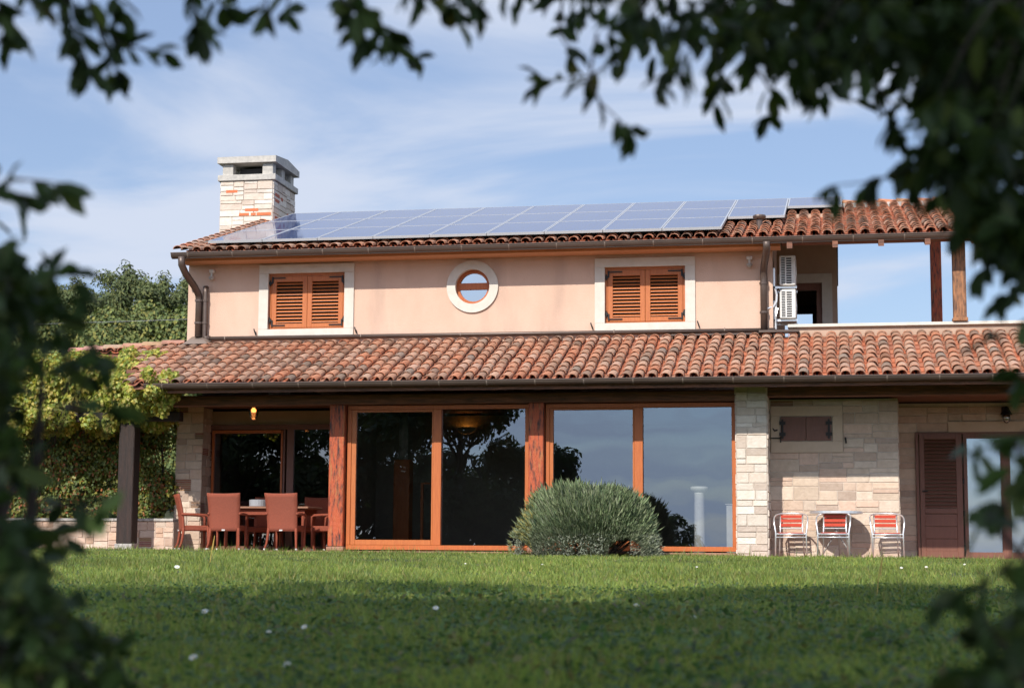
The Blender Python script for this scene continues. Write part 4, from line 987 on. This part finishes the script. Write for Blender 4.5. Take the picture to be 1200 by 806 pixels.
rad = RN.uniform(.80, 1.0, n)**.6*clump
P = lc+u*la_*rad[:, None]*.86
bad = (u[:, 2] < .30) & (np.sin(P[:, 0]*7.3+1.5)+np.sin(P[:, 0]*3.1) > .35) & (u[:, 2] < .13+.14*np.abs(np.sin(P[:, 0]*5)))
keep = ~bad; P, u = P[keep], u[keep]; n = len(P)
D = norm(u*np.array([1, 1, .9])+np.array([0, 0, .55])+RN.normal(0, .22, (n, 3)))
up = np.clip((P[:, 2]+.02)/.42, 0, 1)[:, None]
C = tint(n, [(.19, .255, .12), (.22, .28, .135), (.165, .23, .11), (.25, .295, .155), (.27, .30, .18), (.12, .17, .08)], .2)*up+tint(n, [(.215, .24, .155), (.185, .215, .14), (.25, .26, .18)], .2)*(1-up)
ye = (P[:, 0] < -5.0) & (RN.random(n) < .4); C[ye] = tint(ye.sum(), [(.34, .30, .09), (.28, .26, .08)], .2)
Ls = RN.uniform(.07, .145, n)*np.where(RN.random(n) < .10, 1.75, 1)*(.45+.55*up[:, 0])
parts.append(leaves(P, D, rdir(n), Ls, RN.uniform(.007, .013, n), C))
n = 6000                                            # leafy lower tufts
a = RN.uniform(0, 2*pi, n); e = RN.uniform(-.02, .28, n); P = lc+np.column_stack([np.cos(a)*np.cos(e)*la_[0]*.90, np.sin(a)*np.cos(e)*la_[1]*.92, np.sin(e)*la_[2]*.9+.06])
hole = np.sin(P[:, 0]*7.3+1.5)+np.sin(P[:, 0]*3.1) > .35; P = P[~(hole & (P[:, 2] < .30))]; n = len(P)
parts.append(leaves((P-lc)*.86+lc+RN.normal(0, .035, (n, 3)), rdir(n)+np.array([0, -.3, .5]), rdir(n), RN.uniform(.03, .07, n), .014, tint(n, [(.235, .26, .185), (.20, .23, .16), (.27, .28, .21)], .2)))
np_mesh('foliage', *cat(parts), M['sprig'], t)

# =================================================================== leafy masses
def mass_leaves(n, blobs, L, W, pal, up=.5, shell=.55, jit=.18, toward=None):
    vol = np.array([b_[1][0]*b_[1][1]+b_[1][1]*b_[1][2]+b_[1][0]*b_[1][2] for b_ in blobs]); k = RN.choice(len(blobs), n, p=vol/vol.sum())
    c = np.array([b_[0] for b_ in blobs])[k]; r = np.array([b_[1] for b_ in blobs])[k]
    u = rdir(n); rad = (shell+(1-shell)*RN.random(n))[:, None]
    bump = 1+.12*np.sin(u[:, :1]*9+k[:, None])*np.sin(u[:, 1:2]*8+2*k[:, None])*np.sin(u[:, 2:]*7)
    P = c+u*r*rad*bump
    N = norm(u+np.array([0, -.25, up])+RN.normal(0, .45, (n, 3))); D = norm(np.cross(N, rdir(n))+np.array([0, 0, -.45]))
    return leaves(P, D, N, RN.uniform(L*.65, L*1.25, n), RN.uniform(W*.7, W*1.2, n), tint(n, pal, jit))
def blob_fill(x0, x1, y0, y1, z0, z1, n, r):
    return [((random.uniform(x0, x1), random.uniform(y0, y1), random.uniform(z0, z1)), (r*random.uniform(.7, 1.3), r*random.uniform(.7, 1.2), r*random.uniform(.65, 1.1))) for _ in range(n)]
# pergola with its vine
t = thing('pergola', 'dark timber pergola at the left corner, its post standing on a metal shoe', 'pergola', (-13.34, .63, 0))
b = MB(); b.box(-13.50, -13.185, .48, .78, .11, 2.44, bev=.014); po = b.build('post', M['blackpost'], t)
b = MB(); b.box(-13.515, -13.17, .465, .795, -.003, .108, bev=.004); b.build('shoe', M['slab'], po)
b = MB(); b.box(-17.2, -12.3, .53, .73, 2.442, 2.62, bev=.012); b.build('beam', M['blackpost'], t)
for i in range(4):
    b = MB(); b.box(-16.9+i*1.25, -16.8+i*1.25, .0, 1.9, 2.625, 2.72); b.build('rafter', M['blackpost'], t)
VINE = [(.32, .34, .055), (.38, .39, .07), (.25, .30, .05), (.48, .42, .10), (.18, .24, .04), (.44, .35, .08)]
t = thing('climbing_vine', 'yellow-green climbing vine spilling over the pergola and the roof corner', 'vine', (-13.8, .4, 0))
blobs = blob_fill(-17.2, -12.95, .85, 1.35, 2.5, 3.55, 80, .38)+blob_fill(-15.8, -12.9, .75, 1.2, 3.3, 3.72, 24, .27)+blob_fill(-13.7, -12.7, .4, 1.0, 2.6, 3.45, 36, .32)+blob_fill(-13.0, -12.3, -.5, .5, 2.75, 3.3, 18, .25)+blob_fill(-12.35, -11.95, -1.2, -.6, 2.75, 3.2, 7, .20)+[((-12.15, -.75, 2.62), (.2, .15, .18))]
blobs += blob_fill(-17.0, -13.6, .35, .55, 2.3, 2.65, 16, .2)
np_mesh('foliage', *mass_leaves(85000, blobs, .09, .075, VINE, up=.55, shell=.5), M['leaf'], t)
b = MB()
for i in range(5):
    x = -14.6-random.uniform(0, .3)-i*.5; b.tube([(x, 2.0, -.02), (x+.05, 1.95, .9), (x-.06, 1.9, 1.7), (x+.2, 1.3, 2.6), (x+.7, .8, 3.0)], [.035, .03, .026, .02, .012], 7)
b.build('stem', M['bark'], t)
t = thing('garden_wall', 'low pinkish stone garden wall below the hedge at the left', 'wall', (-14.6, 1.35, 0))
b = MB(); b.box(-17.5, -12.62, 1.2, 1.5, -.2, .545); b.build('core', M['mortar'], t)
s = MB(); stone_face(s, (-17.5, 1.2, -.1), (1, 0, 0), (0, 0, 1), (0, -1, 0), 4.88, .645, [(.62, .47, .37), (.58, .43, .34), (.66, .54, .44), (.60, .42, .31)],   .05, .02, maxw=.34, maxh=.2); s.build('stonework', M['stone'], t)
b = MB(); 
for i in range(8): b.box(-17.5+i*.61, -17.5+i*.61+.606, 1.16, 1.54, .547, .60, bev=.006)
b.build('coping', M['slab'], t)
t = thing('hedge', 'dense evergreen hedge flecked with red behind the low stone wall', 'hedge', (-14.6, 1.95, 0))
HEDGE = [(.14, .19, .04), (.18, .22, .045), (.09, .135, .032), (.22, .22, .05), (.28, .25, .05), (.11, .15, .04), (.15, .19, .045), (.36, .13, .05)]
np_mesh('foliage', *mass_leaves(48000, blob_fill(-17.4, -13.1, 1.75, 2.15, .45, 2.75, 90, .40), .085, .055, HEDGE, up=.35, shell=.6), M['leaf'], t)
b = MB()
for i in range(8): x = -17.2+i*.56; b.tube([(x, 2, -.1), (x+.1, 2.05, 1.2), (x, 2, 2.6)], [.05, .035, .012], 7)
b.build('stem', M['bark'], t)

# =================================================================== trees
def limb(mb, p0, p1, r0, r1, sag=.1, n=6, seg=7):
    p0, p1 = Vector(p0), Vector(p1); L = (p1-p0).length; pts, rs = [], []
    w1 = Vector((random.uniform(-1, 1), random.uniform(-1, 1), random.uniform(-.3, 1)))*L*sag
    for i in range(n+1):
        s = i/n; pts.append(p0.lerp(p1, s)+w1*sin(pi*s)); rs.append(r0+(r1-r0)*s)
    mb.tube(pts, rs, seg); return pts
def tree(name, lab, catg, loc, h, th, crown_r, nleaf, L, W, pal, group=None, nb=12, cz=None, shape='round', shell=.45, material='leaf'):
    x, y, z = loc; t = thing(name, lab, catg, loc, group=group); b = MB()
    r = max(.05, h*.022); top = (x+random.uniform(-.3, .3), y+random.uniform(-.3, .3), z+h*.8)
    limb(b, loc, top, r, r*.25, .03, 8, 9)
    blobs = []
    for i in range(nb):
        f = (i+.5)/nb
        if shape == 'pine':
            a = i*2.4+random.uniform(-.5, .5); rr = crown_r*random.uniform(.1, .85)*(1-.45*f); zz_ = z+th+(h-th)*(.05+.88*f)
        elif shape == 'round':
            a = i*2.4+random.uniform(-.4, .4); rr = crown_r*random.uniform(.35, .78); zz_ = z+th+(h-th)*random.uniform(.15, .82)
        else:
            a = i*2.4; zz_ = z+th+(h-th)*(.08+.84*f); rr = crown_r*(1-f)**.7*random.uniform(.45, .85)
        c = (x+rr*cos(a), y+rr*sin(a), zz_); br = crown_r*random.uniform(.30, .46)*(1 if shape == 'round' else (1.1-.6*f))
        blobs.append((c, (br, br, br*random.uniform(.6, .85))))
        s0 = .25+.6*f if shape != 'round' else random.uniform(.35, .8)
        q = Vector(loc).lerp(Vector(top), s0); limb(b, q, c, r*.45*(1-s0*.6), r*.08, .12, 5, 6)
    b.build('trunk', M['bark'], t, smooth=True)
    if shape == 'round': blobs.append(((x, y, z+th+(h-th)*.88), (crown_r*.45, crown_r*.45, (h-th)*.14)))
    else: blobs.append(((x, y, z+h*.95), (crown_r*.12, crown_r*.12, h*.07)))
    np_mesh('crown', *mass_leaves(nleaf, blobs, L, W, pal, shell=shell), M[material], t)
    return t
# wooded slope behind the house on the left
hx = np.linspace(-110, -20, 31); hy = np.linspace(30, 150, 25); HX, HY = np.meshgrid(hx, hy)
def hill_z(x, y): return -.4+7.0*np.exp(-((x+52)/22)**2-((y-88)/32)**2)
b = MB(); b.mesh(np.stack([HX, HY, hill_z(HX, HY)-.35], -1).reshape(-1, 3).tolist(), [(j*31+i, j*31+i+1, (j+1)*31+i+1, (j+1)*31+i) for j in range(24) for i in range(30)])
tag(b.build('hill', M['hill'], smooth=True), kind='structure')
PINE = [(.075, .10, .028), (.095, .115, .034), (.058, .08, .026), (.125, .135, .04), (.08, .105, .036)]
OAK = [(.11, .14, .034), (.14, .16, .038), (.09, .125, .036), (.19, .18, .04), (.08, .11, .03)]
for (px, Y, ytop, cr, kind, lab) in ((-25, 66, 318, 4.4, 'p', 'dark pine on the slope behind the leaves at the far left'), (38, 70, 318, 4.4, 'p', 'dark pine rising above the left foreground shrub'),
        (88, 64, 324, 4.0, 'p', 'pine between the tall pine and the foreground shrub'), (146, 68, 308, 4.4, 'p', 'tallest pine on the slope left of the house'),
        (190, 66, 320, 4.0, 'p', 'pine right of the tallest one, close to the house corner'), (232, 70, 310, 3.4, 'p', 'pine partly hidden by the house corner'),
        (10, 50, 352, 3.2, 'o', 'bushy tree low on the slope at the far left'), (70, 48, 358, 3.0, 'o', 'yellowish bushy tree below the two left pines'), (128, 46, 362, 2.4, 'o', 'dark bushy tree directly above the roof tip'),
        (172, 47, 355, 2.6, 'o', 'yellow-green bushy tree above the lower roof'), (214, 46, 362, 2.4, 'o', 'bushy tree against the pink house corner')):
    q = at_y(px, 400, Y); x = q[0]; z0 = float(hill_z(x, Y))-.3; top = at_y(px, ytop, Y)[2]; h = top-z0
    if kind == 'p': tree('pine_tree', lab, 'tree', (x, Y, z0), h, h*.12, cr*1.15, 52000, .30, .12, PINE, 'pines on the slope behind the house', 52, shape='pine', shell=.2, material='leaf_far')
    else: tree('bushy_tree', lab, 'tree', (x, Y, z0), h, h*.12, cr*1.2, 26000, .22, .15, OAK, 'bushy trees on the slope behind the house', 16, shell=.4, material='leaf_far')
for z, lab in ((3.35+6.6, 'upper overhead cable against the trees on the left'), (2.3+6.0, 'lower overhead cable against the trees on the left')):
    b = MB(); pts = []
    for i in range(21):
        x = -60+i*2.6; pts.append((x, 40+.02*x, z-.25*sin(pi*i/20)+.012*(x+40)))
    b.tube(pts, .009, 5); tag(b.build('overhead_cable', M['cable']), lab, 'cable', 'overhead cables')

# garden trees behind the viewpoint (mirrored in the glass, shading the lawn)
GARD = [(.040, .062, .020), (.05, .075, .024), (.034, .054, .018), (.06, .085, .026)]
tree('garden_tree', 'broad shade tree overhanging the lawn behind the viewpoint', 'tree', (-1.0, -36.0, -.75), 11.0, 6.6, 5.2, 100, .3, .2, GARD)   # replaced below
bpy.data.objects.remove([o for o in bpy.data.objects if o.name.startswith('crown') and o.parent and o.parent.name == 'garden_tree'][0])
gt = bpy.data.objects['garden_tree']
blobs = []
for i in range(70):
    a = random.uniform(0, 2*pi); rr = math.sqrt(random.random()); blobs.append(((-3.2+6.6*rr*cos(a), -33.6+7.0*rr*sin(a), random.uniform(6.7, 8.9)), (1.4, 1.4, .75)))
np_mesh('crown', *mass_leaves(34000, blobs, .34, .22, GARD, shell=.3), M['leaf_far'], gt)
for (x, y, h, th, cr, lab) in ((-15.2, -38, 9.5, .8, 3.4, 'tall dark garden tree mirrored in the left glass doors'), (-21, -40, 9, .6, 4.0, 'dark garden tree mirrored in the dining terrace doors'),
                               (-27.5, -42, 9, .6, 4.0, 'dark garden tree at the far left of the mirrored garden'), (-13.6, -41, 5.6, .5, 1.9, 'lower garden tree mirrored beside the sky in the left doors')):
    tree('mirrored_tree', lab, 'tree', (x, y, -.8), h, th, cr*1.1, 13000, .27, .18, GARD, 'garden trees mirrored in the glass', 18, shell=.3, material='leaf_far')
t = thing('added_hedge', 'tall dark clipped hedge added behind the viewpoint, mirrored low in the left glass doors', 'hedge', (-26, -44, -.9))  # added out of view to block low sky from the door reflections
np_mesh('foliage', *mass_leaves(40000, blob_fill(-42, -11.6, -45, -43, -.6, 4.0, 130, 1.15), .34, .24, GARD, shell=.5), M['leaf_far'], t)
b = MB()
for i in range(12): b.tube([(-41+i*2.6, -44, -1), (-41+i*2.6, -44, 2.5)], [.09, .03], 6)
b.build('stem', M['bark'], t)
tree('garden_shrub', 'low garden shrub mirrored in the right glass door', 'shrub', (-6.6, -42, -.9), 2.6, .2, 1.1, 1800, .16, .1, GARD, None, 9)

# =================================================================== foreground foliage
FG = [(.028, .048, .011), (.038, .064, .015), (.05, .078, .018), (.032, .054, .016), (.075, .098, .02), (.022, .038, .010)]*6+[(.12, .11, .02)]
FGS = [(.034, .058, .016), (.045, .075, .02), (.055, .09, .024), (.038, .062, .022), (.075, .10, .026)]
def fg_leaves(P, D, n_each, L, W, spread, pal, drop=.5):
    """n_each leaves scattered round every P; D is the twig direction"""
    k = np.repeat(np.arange(len(P)), n_each); n = len(k); tt = RN.uniform(-.6, .6, n)[:, None]
    Q = P[k]+D[k]*tt*spread*1.6+rdir(n)*spread*RN.uniform(.05, .7, n)[:, None]
    DD = norm(rdir(n)*.8+D[k]*.5+np.array([0, 0, -drop])); NN = rdir(n)*.7+np.array([0, 0, .7])
    return leaves(Q, DD, NN, RN.uniform(L*.6, L*1.2, n), RN.uniform(W*.75, W*1.15, n), tint(n, pal, .25), big=True)
def in_poly(px, py, poly):
    r = np.zeros(len(px), bool); j = len(poly)-1
    for i in range(len(poly)):
        xi, yi = poly[i]; xj, yj = poly[j]
        c = ((yi > py) != (yj > py)) & (px < (xj-xi)*(py-yi)/(yj-yi+1e-9)+xi); r ^= c; j = i
    return r
def poly_pts(poly, n, d0, d1):
    p = np.array(poly, float); out = []
    while len(out) < n:
        c = p.min(0)+(p.max(0)-p.min(0))*RN.random((n*3, 2)); out += c[in_poly(c[:, 0], c[:, 1], poly)].tolist()
    out = np.array(out[:n]); d = RN.uniform(d0, d1, n)
    return np.array([at_d(a, b_, e) for (a, b_), e in zip(out, d)])
def twigs(mb, P, root, r=.0035):
    for p in P:
        q = p+(root-p)/np.linalg.norm(root-p)*random.uniform(.18, .3)+np.array([0, 0, random.uniform(0, .08)])
        mb.tube([q, (p+q)/2+np.array([random.uniform(-.02, .02), random.uniform(-.02, .02), .015]), p], [r, r*.8, r*.4], 5)
def spray(mb, path, d, n, L=.072, W=.030, pal=FG, r=.004):
    """a hanging twig through pixel-plane points at distance d with leaves along it"""
    n = int(n*1.35); ds = np.linspace(d, d+RN.uniform(-.25, .25), len(path)); pts = [at_d(a, b_, e) for (a, b_), e in zip(path, ds)]
    fine = []
    for a, c in zip(pts[:-1], pts[1:]):
        for i in range(5): fine.append(a+(c-a)*i/5)
    fine.append(pts[-1]); m = len(fine)
    mb.tube(fine, [r*(1-.75*i/m) for i in range(m)], 5)
    idx = np.clip((m*(1-RN.random(n)**1.6*.8)).astype(int), 0, m-1); Q = np.array(fine)[idx]
    tang = np.array([fine[min(i+1, m-1)]-fine[max(i-1, 0)] for i in idx]); D = norm(norm(tang)*.6+rdir(n)*.7+np.array([0, 0, -.35]))
    return leaves(Q, D, rdir(n)*.8+np.array([0, 0, .5]), RN.uniform(L*.6, L*1.15, n), RN.uniform(W*.75, W*1.1, n), tint(n, pal, .25), big=True)
# right-hand tree: boughs over the top of the view and down its right side
rt = thing('overhanging_tree', 'dark leafy tree whose boughs hang into the top and right of the view', 'tree', (1.75, -28.6, -.55))
tb = MB(); base = Vector((1.75, -28.6, -.55))
pts = limb(tb, base, (1.55, -28.3, 2.3), .12, .085, .03, 6, 10)
tops = [(-2.1, -27.4, 1.75), (-.9, -27.2, 1.72), (.1, -27.3, 1.6), (.9, -27.6, 1.45), (1.2, -26.9, 1.9), (-.3, -28.6, 2.6), (1.1, -27.4, .75)]
for q in tops: limb(tb, pts[-1] if q[2] > 1 else pts[4], q, .05, .012, .06, 8, 7)
parts = []; root = np.array([.9, -27.9, 1.9])
A0 = [(860, -60), (1240, -60), (1240, 120), (1100, 100), (1000, 60), (880, 50)]
Pt = poly_pts(A0, 80, 3.2, 4.6); parts.append(fg_leaves(Pt, rdir(len(Pt)), 10, .074, .034, .06, FG))
A1 = [(590, -50), (1240, -50), (1240, 160), (1130, 145), (1060, 135), (1005, 95), (940, 92), (880, 105), (835, 70), (790, 62), (745, 42), (700, 48), (650, 26), (610, 8)]
Pt = poly_pts(A1, 105, 3.1, 4.2); twigs(tb, Pt, root); parts.append(fg_leaves(Pt, norm(rdir(len(Pt))+np.array([0, 0, -.6])), 10, .070, .030, .055, FG))
A1b = [(820, -60), (1240, -60), (1240, 90), (1000, 70), (850, 40)]
Pt = poly_pts(A1b, 70, 3.0, 4.4); parts.append(fg_leaves(Pt, rdir(len(Pt)), 10, .074, .033, .06, FG))
A2 = [(1085, 90), (1240, 90), (1240, 290), (1175, 275), (1140, 240), (1105, 190), (1105, 150)]
Pt = poly_pts(A2, 60, 2.9, 3.8); twigs(tb, Pt[:40], root); parts.append(fg_leaves(Pt, norm(rdir(len(Pt))+np.array([0, 0, -.6])), 10, .070, .031, .055, FG))
A3 = [(1130, 240), (1200, 240), (1240, 300), (1160, 285)]
Pt = poly_pts(A3, 22, 3.0, 3.6); parts.append(fg_leaves(Pt, rdir(len(Pt)), 10, .070, .031, .05, FG))
for path, d, n in (([(760, -20), (740, 60), (690, 90), (640, 96)], 3.7, 9), ([(700, 40), (690, 95), (705, 122), (738, 152)], 3.7, 8), ([(1120, 150), (1085, 190), (1050, 205), (1012, 214), (972, 218)], 3.3, 12),
                   ([(1090, 160), (1060, 190), (1070, 215)], 3.3, 9), ([(840, 40), (842, 90), (838, 120)], 3.8, 8), ([(780, 30), (785, 70), (775, 100)], 3.8, 7), ([(930, 60), (950, 100), (958, 115)], 3.8, 8),
                   ([(1000, 80), (1045, 120), (1052, 150)], 3.6, 9), ([(1240, 290), (1205, 320), (1185, 345)], 3.2, 7), ([(1240, 350), (1210, 370), (1170, 395)], 3.2, 5), ([(1240, 380), (1205, 420), (1190, 445)], 3.2, 7),
                   ([(1150, 270), (1165, 300), (1150, 320)], 3.2, 6), ([(880, 70), (905, 110), (900, 135)], 3.8, 7), ([(660, -10), (655, 40), (668, 62)], 3.9, 6)):
    parts.append(spray(tb, path, d, n))
# boughs along the top-left of the view
for path, d, n in (([(-40, -60), (-5, 0), (12, 40)], 3.5, 15), ([(90, -60), (70, -10), (90, 40), (105, 78)], 3.5, 20), ([(95, -40), (110, 25), (140, 52), (190, 62)], 3.5, 14), ([(100, -20), (118, 45), (138, 88)], 3.5, 14),
                   ([(60, -50), (75, 0), (90, 12)], 3.5, 10), ([(215, -70), (222, -10), (235, 35)], 3.5, 20), ([(250, -60), (255, 0), (268, 15)], 3.5, 8), ([(315, -60), (312, 0), (310, 15)], 3.5, 5), ([(340, -60), (338, 0), (336, 14)], 3.5, 5),
                   ([(380, -60), (400, 0), (420, 12)], 3.6, 12), ([(405, -60), (430, 20), (455, 45), (486, 68)], 3.6, 20), ([(420, -30), (425, 25), (428, 45)], 3.6, 9), ([(480, -60), (490, -5), (520, 8)], 3.6, 12), ([(530, -60), (535, 0), (533, 22)], 3.6, 8),
                   ([(130, -60), (135, -5), (140, 10)], 3.5, 8), ([(20, -60), (30, -8), (45, 5)], 3.5, 8), ([(560, -60), (558, -10), (556, 2)], 3.6, 6)):
    parts.append(spray(tb, path, d, n))
tb.build('trunk', M['bark'], rt, smooth=True)
np_mesh('crown', *cat(parts), M['leaf_fg'], rt)
# left-hand shrub
LB = at_d(-60, 700, 3.5); LB[2] = -.56
ls = thing('laurel_shrub', 'tall blurred dark green shrub filling the left edge of the view', 'shrub', tuple(LB))
sb_ = MB(); parts = []; root = LB+np.array([0, 0, .35])
for q in (at_d(-10, 300, 3.4), at_d(50, 420, 3.5), at_d(20, 560, 3.6), at_d(80, 740, 3.4), at_d(-10, 640, 3.3), at_d(-40, 200, 3.4)): limb(sb_, tuple(LB), q, .022, .006, .08, 8, 7)
for poly, n, k in (([(-60, 290), (30, 292), (60, 335), (70, 380), (50, 420), (-60, 430)], 50, 7), ([(-60, 430), (20, 430), (15, 540), (20, 640), (-60, 640)], 34, 6), ([(-60, 640), (30, 640), (65, 700), (100, 770), (110, 860), (-60, 860)], 74, 7),
                   ([(70, 390), (100, 400), (120, 430), (100, 450), (70, 430)], 4, 5), ([(40, 570), (70, 580), (80, 640), (50, 640)], 5, 5),
                   ([(70, 690), (100, 720), (130, 780), (130, 850), (70, 850)], 22, 6), ([(-50, 180), (5, 185), (0, 225), (-50, 230)], 4, 5)):
    Pt = poly_pts(poly, n, 2.9, 3.8); twigs(sb_, Pt, root, .003); parts.append(fg_leaves(Pt, norm(rdir(len(Pt))), k+2, .066, .031, .05, FGS, .25))
for path, d, n in (([(-30, 230), (20, 210), (65, 214)], 2.7, 7), ([(-20, 240), (10, 225), (25, 235)], 2.7, 6), ([(40, 330), (80, 320), (100, 345)], 2.5, 8), ([(60, 480), (105, 470), (125, 480)], 2.4, 7), ([(60, 590), (95, 590), (110, 600)], 2.4, 6)):
    parts.append(spray(sb_, path, d+.6, n, .075, .034, FGS))
sb_.build('trunk', M['bark'], ls, smooth=True); np_mesh('crown', *cat(parts), M['leaf_fg'], ls)
# right-hand shrub
rs_ = thing('privet_shrub', 'blurred dark shrub at the lower right corner of the view', 'shrub', (.62, -28.2, -.5))
sb_ = MB(); parts = []; root = np.array([.62, -28.2, -.3])
for q in (at_d(1190, 520, 2.9), at_d(1170, 620, 2.8), at_d(1150, 720, 2.6), at_d(1210, 680, 2.7)): limb(sb_, (.62, -28.2, -.52), q, .018, .005, .08, 8, 7)
for poly, n, k, d0, d1 in (([(1195, 515), (1250, 510), (1250, 680), (1205, 680), (1190, 600)], 8, 5, 2.7, 3.1), ([(1180, 700), (1250, 670), (1250, 870), (1130, 870), (1150, 780)], 34, 6, 2.2, 2.8)):
    Pt = poly_pts(poly, n, d0, d1); twigs(sb_, Pt, root, .003); parts.append(fg_leaves(Pt, norm(rdir(len(Pt))), k, .07, .036, .04, FGS, .25))
for path, d, n in (([(1215, 500), (1175, 520), (1135, 530)], 3.0, 7), ([(1215, 570), (1180, 590), (1155, 605)], 3.0, 7), ([(1200, 640), (1150, 690), (1110, 700)], 2.5, 8)):
    parts.append(spray(sb_, path, d, n, .075, .04, FGS))
sb_.build('trunk', M['bark'], rs_, smooth=True); np_mesh('crown', *cat(parts), M['leaf_fg'], rs_)

# =================================================================== world, sun, camera
W_ = bpy.data.worlds.new('World'); S.world = W_; W_.use_nodes = True; nt = W_.node_tree; n = nt.nodes; l = nt.links
bg = n['Background']; bg.inputs['Strength'].default_value = .15
sky = n.new('ShaderNodeTexSky'); sky.sky_type = 'NISHITA'; sky.sun_disc = False; sky.sun_elevation = SEL; sky.sun_rotation = math.atan2(SUN.x, SUN.y)
sky.air_density = 1.0; sky.dust_density = .35; sky.ozone_density = 2.0
tc = n.new('ShaderNodeTexCoord'); sx = n.new('ShaderNodeSeparateXYZ'); l.new(tc.outputs['Generated'], sx.inputs[0])
def mth(op, a=None, b_=None, v=None):
    q = n.new('ShaderNodeMath'); q.operation = op
    if a is not None: l.new(a, q.inputs[0])
    if b_ is not None: l.new(b_, q.inputs[1])
    if v is not None: q.inputs[1].default_value = v
    return q.outputs[0]
zc = mth('MAXIMUM', sx.outputs['Z'], v=.0); za = mth('ADD', zc, v=.16)
cx_ = mth('DIVIDE', sx.outputs['X'], za); cy_ = mth('DIVIDE', sx.outputs['Y'], za)
cb = n.new('ShaderNodeCombineXYZ'); l.new(cx_, cb.inputs[0]); l.new(cy_, cb.inputs[1])
mp = n.new('ShaderNodeMapping'); mp.inputs['Rotation'].default_value = (0, 0, R(24)); mp.inputs['Scale'].default_value = (.9, 1.5, 1); mp.inputs['Location'].default_value = (3.1, 1.7, 0); l.new(cb.outputs[0], mp.inputs[0])
no = n.new('ShaderNodeTexNoise'); no.inputs['Scale'].default_value = 1.15; no.inputs['Detail'].default_value = 7; no.inputs['Roughness'].default_value = .52; no.inputs['Distortion'].default_value = .5; l.new(mp.outputs[0], no.inputs['Vector'])
mr = n.new('ShaderNodeMapRange'); mr.inputs[1].default_value = .40; mr.inputs[2].default_value = .60; mr.interpolation_type = 'SMOOTHSTEP'; l.new(no.outputs['Fac'], mr.inputs[0])
cf = mth('MULTIPLY', mr.outputs[0], v=.92)
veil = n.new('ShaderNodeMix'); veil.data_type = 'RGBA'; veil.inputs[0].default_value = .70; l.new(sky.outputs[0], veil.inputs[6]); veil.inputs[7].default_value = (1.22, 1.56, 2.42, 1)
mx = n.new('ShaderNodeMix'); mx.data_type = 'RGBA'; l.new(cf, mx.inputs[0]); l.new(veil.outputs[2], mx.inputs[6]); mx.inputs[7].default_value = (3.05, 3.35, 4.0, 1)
gy = n.new('ShaderNodeMapRange'); gy.interpolation_type = 'SMOOTHSTEP'; gy.inputs[1].default_value = .25; gy.inputs[2].default_value = -.65; gy.inputs[3].default_value = 1.0; gy.inputs[4].default_value = 1.8; l.new(sx.outputs['Y'], gy.inputs[0])  # extra sky brightness added on the sun side, behind the camera, for shadow fill
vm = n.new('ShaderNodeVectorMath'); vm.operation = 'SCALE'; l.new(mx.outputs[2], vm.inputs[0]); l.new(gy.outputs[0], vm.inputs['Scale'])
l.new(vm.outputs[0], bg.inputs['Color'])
sl = bpy.data.lights.new('sun', 'SUN'); sl.energy = 3.5; sl.angle = R(.53); sl.color = (1, .94, .85)
so = bpy.data.objects.new('sun', sl); COL.objects.link(so); so.rotation_euler = SUN.to_track_quat('Z', 'Y').to_euler(); so.location = (-20, -40, 40)
cd = bpy.data.cameras.new('camera'); co = bpy.data.objects.new('camera', cd); COL.objects.link(co); S.camera = co
right = Vector(CR*cos(RHO)+CU*sin(RHO)); up = Vector(CU*cos(RHO)-CR*sin(RHO)); back = Vector(-CF)
co.matrix_world = Matrix(((right.x, up.x, back.x, CAM[0]), (right.y, up.y, back.y, CAM[1]), (right.z, up.z, back.z, CAM[2]), (0, 0, 0, 1)))
cd.sensor_width = 36; cd.lens = 36*FPX/1200; cd.clip_start = .05; cd.clip_end = 3000
cd.dof.use_dof = True; cd.dof.focus_distance = 32.0; cd.dof.aperture_fstop = 3.1; cd.dof.aperture_blades = 9
S.view_settings.view_transform = 'Standard'; S.view_settings.look = 'None'; S.view_settings.gamma = 1; S.view_settings.use_curve_mapping = False
S.view_settings.exposure = 0.58
S.cycles.use_denoising = True; S.cycles.max_bounces = 8; S.cycles.transparent_max_bounces = 12; S.cycles.caustics_reflective = False; S.cycles.caustics_refractive = False
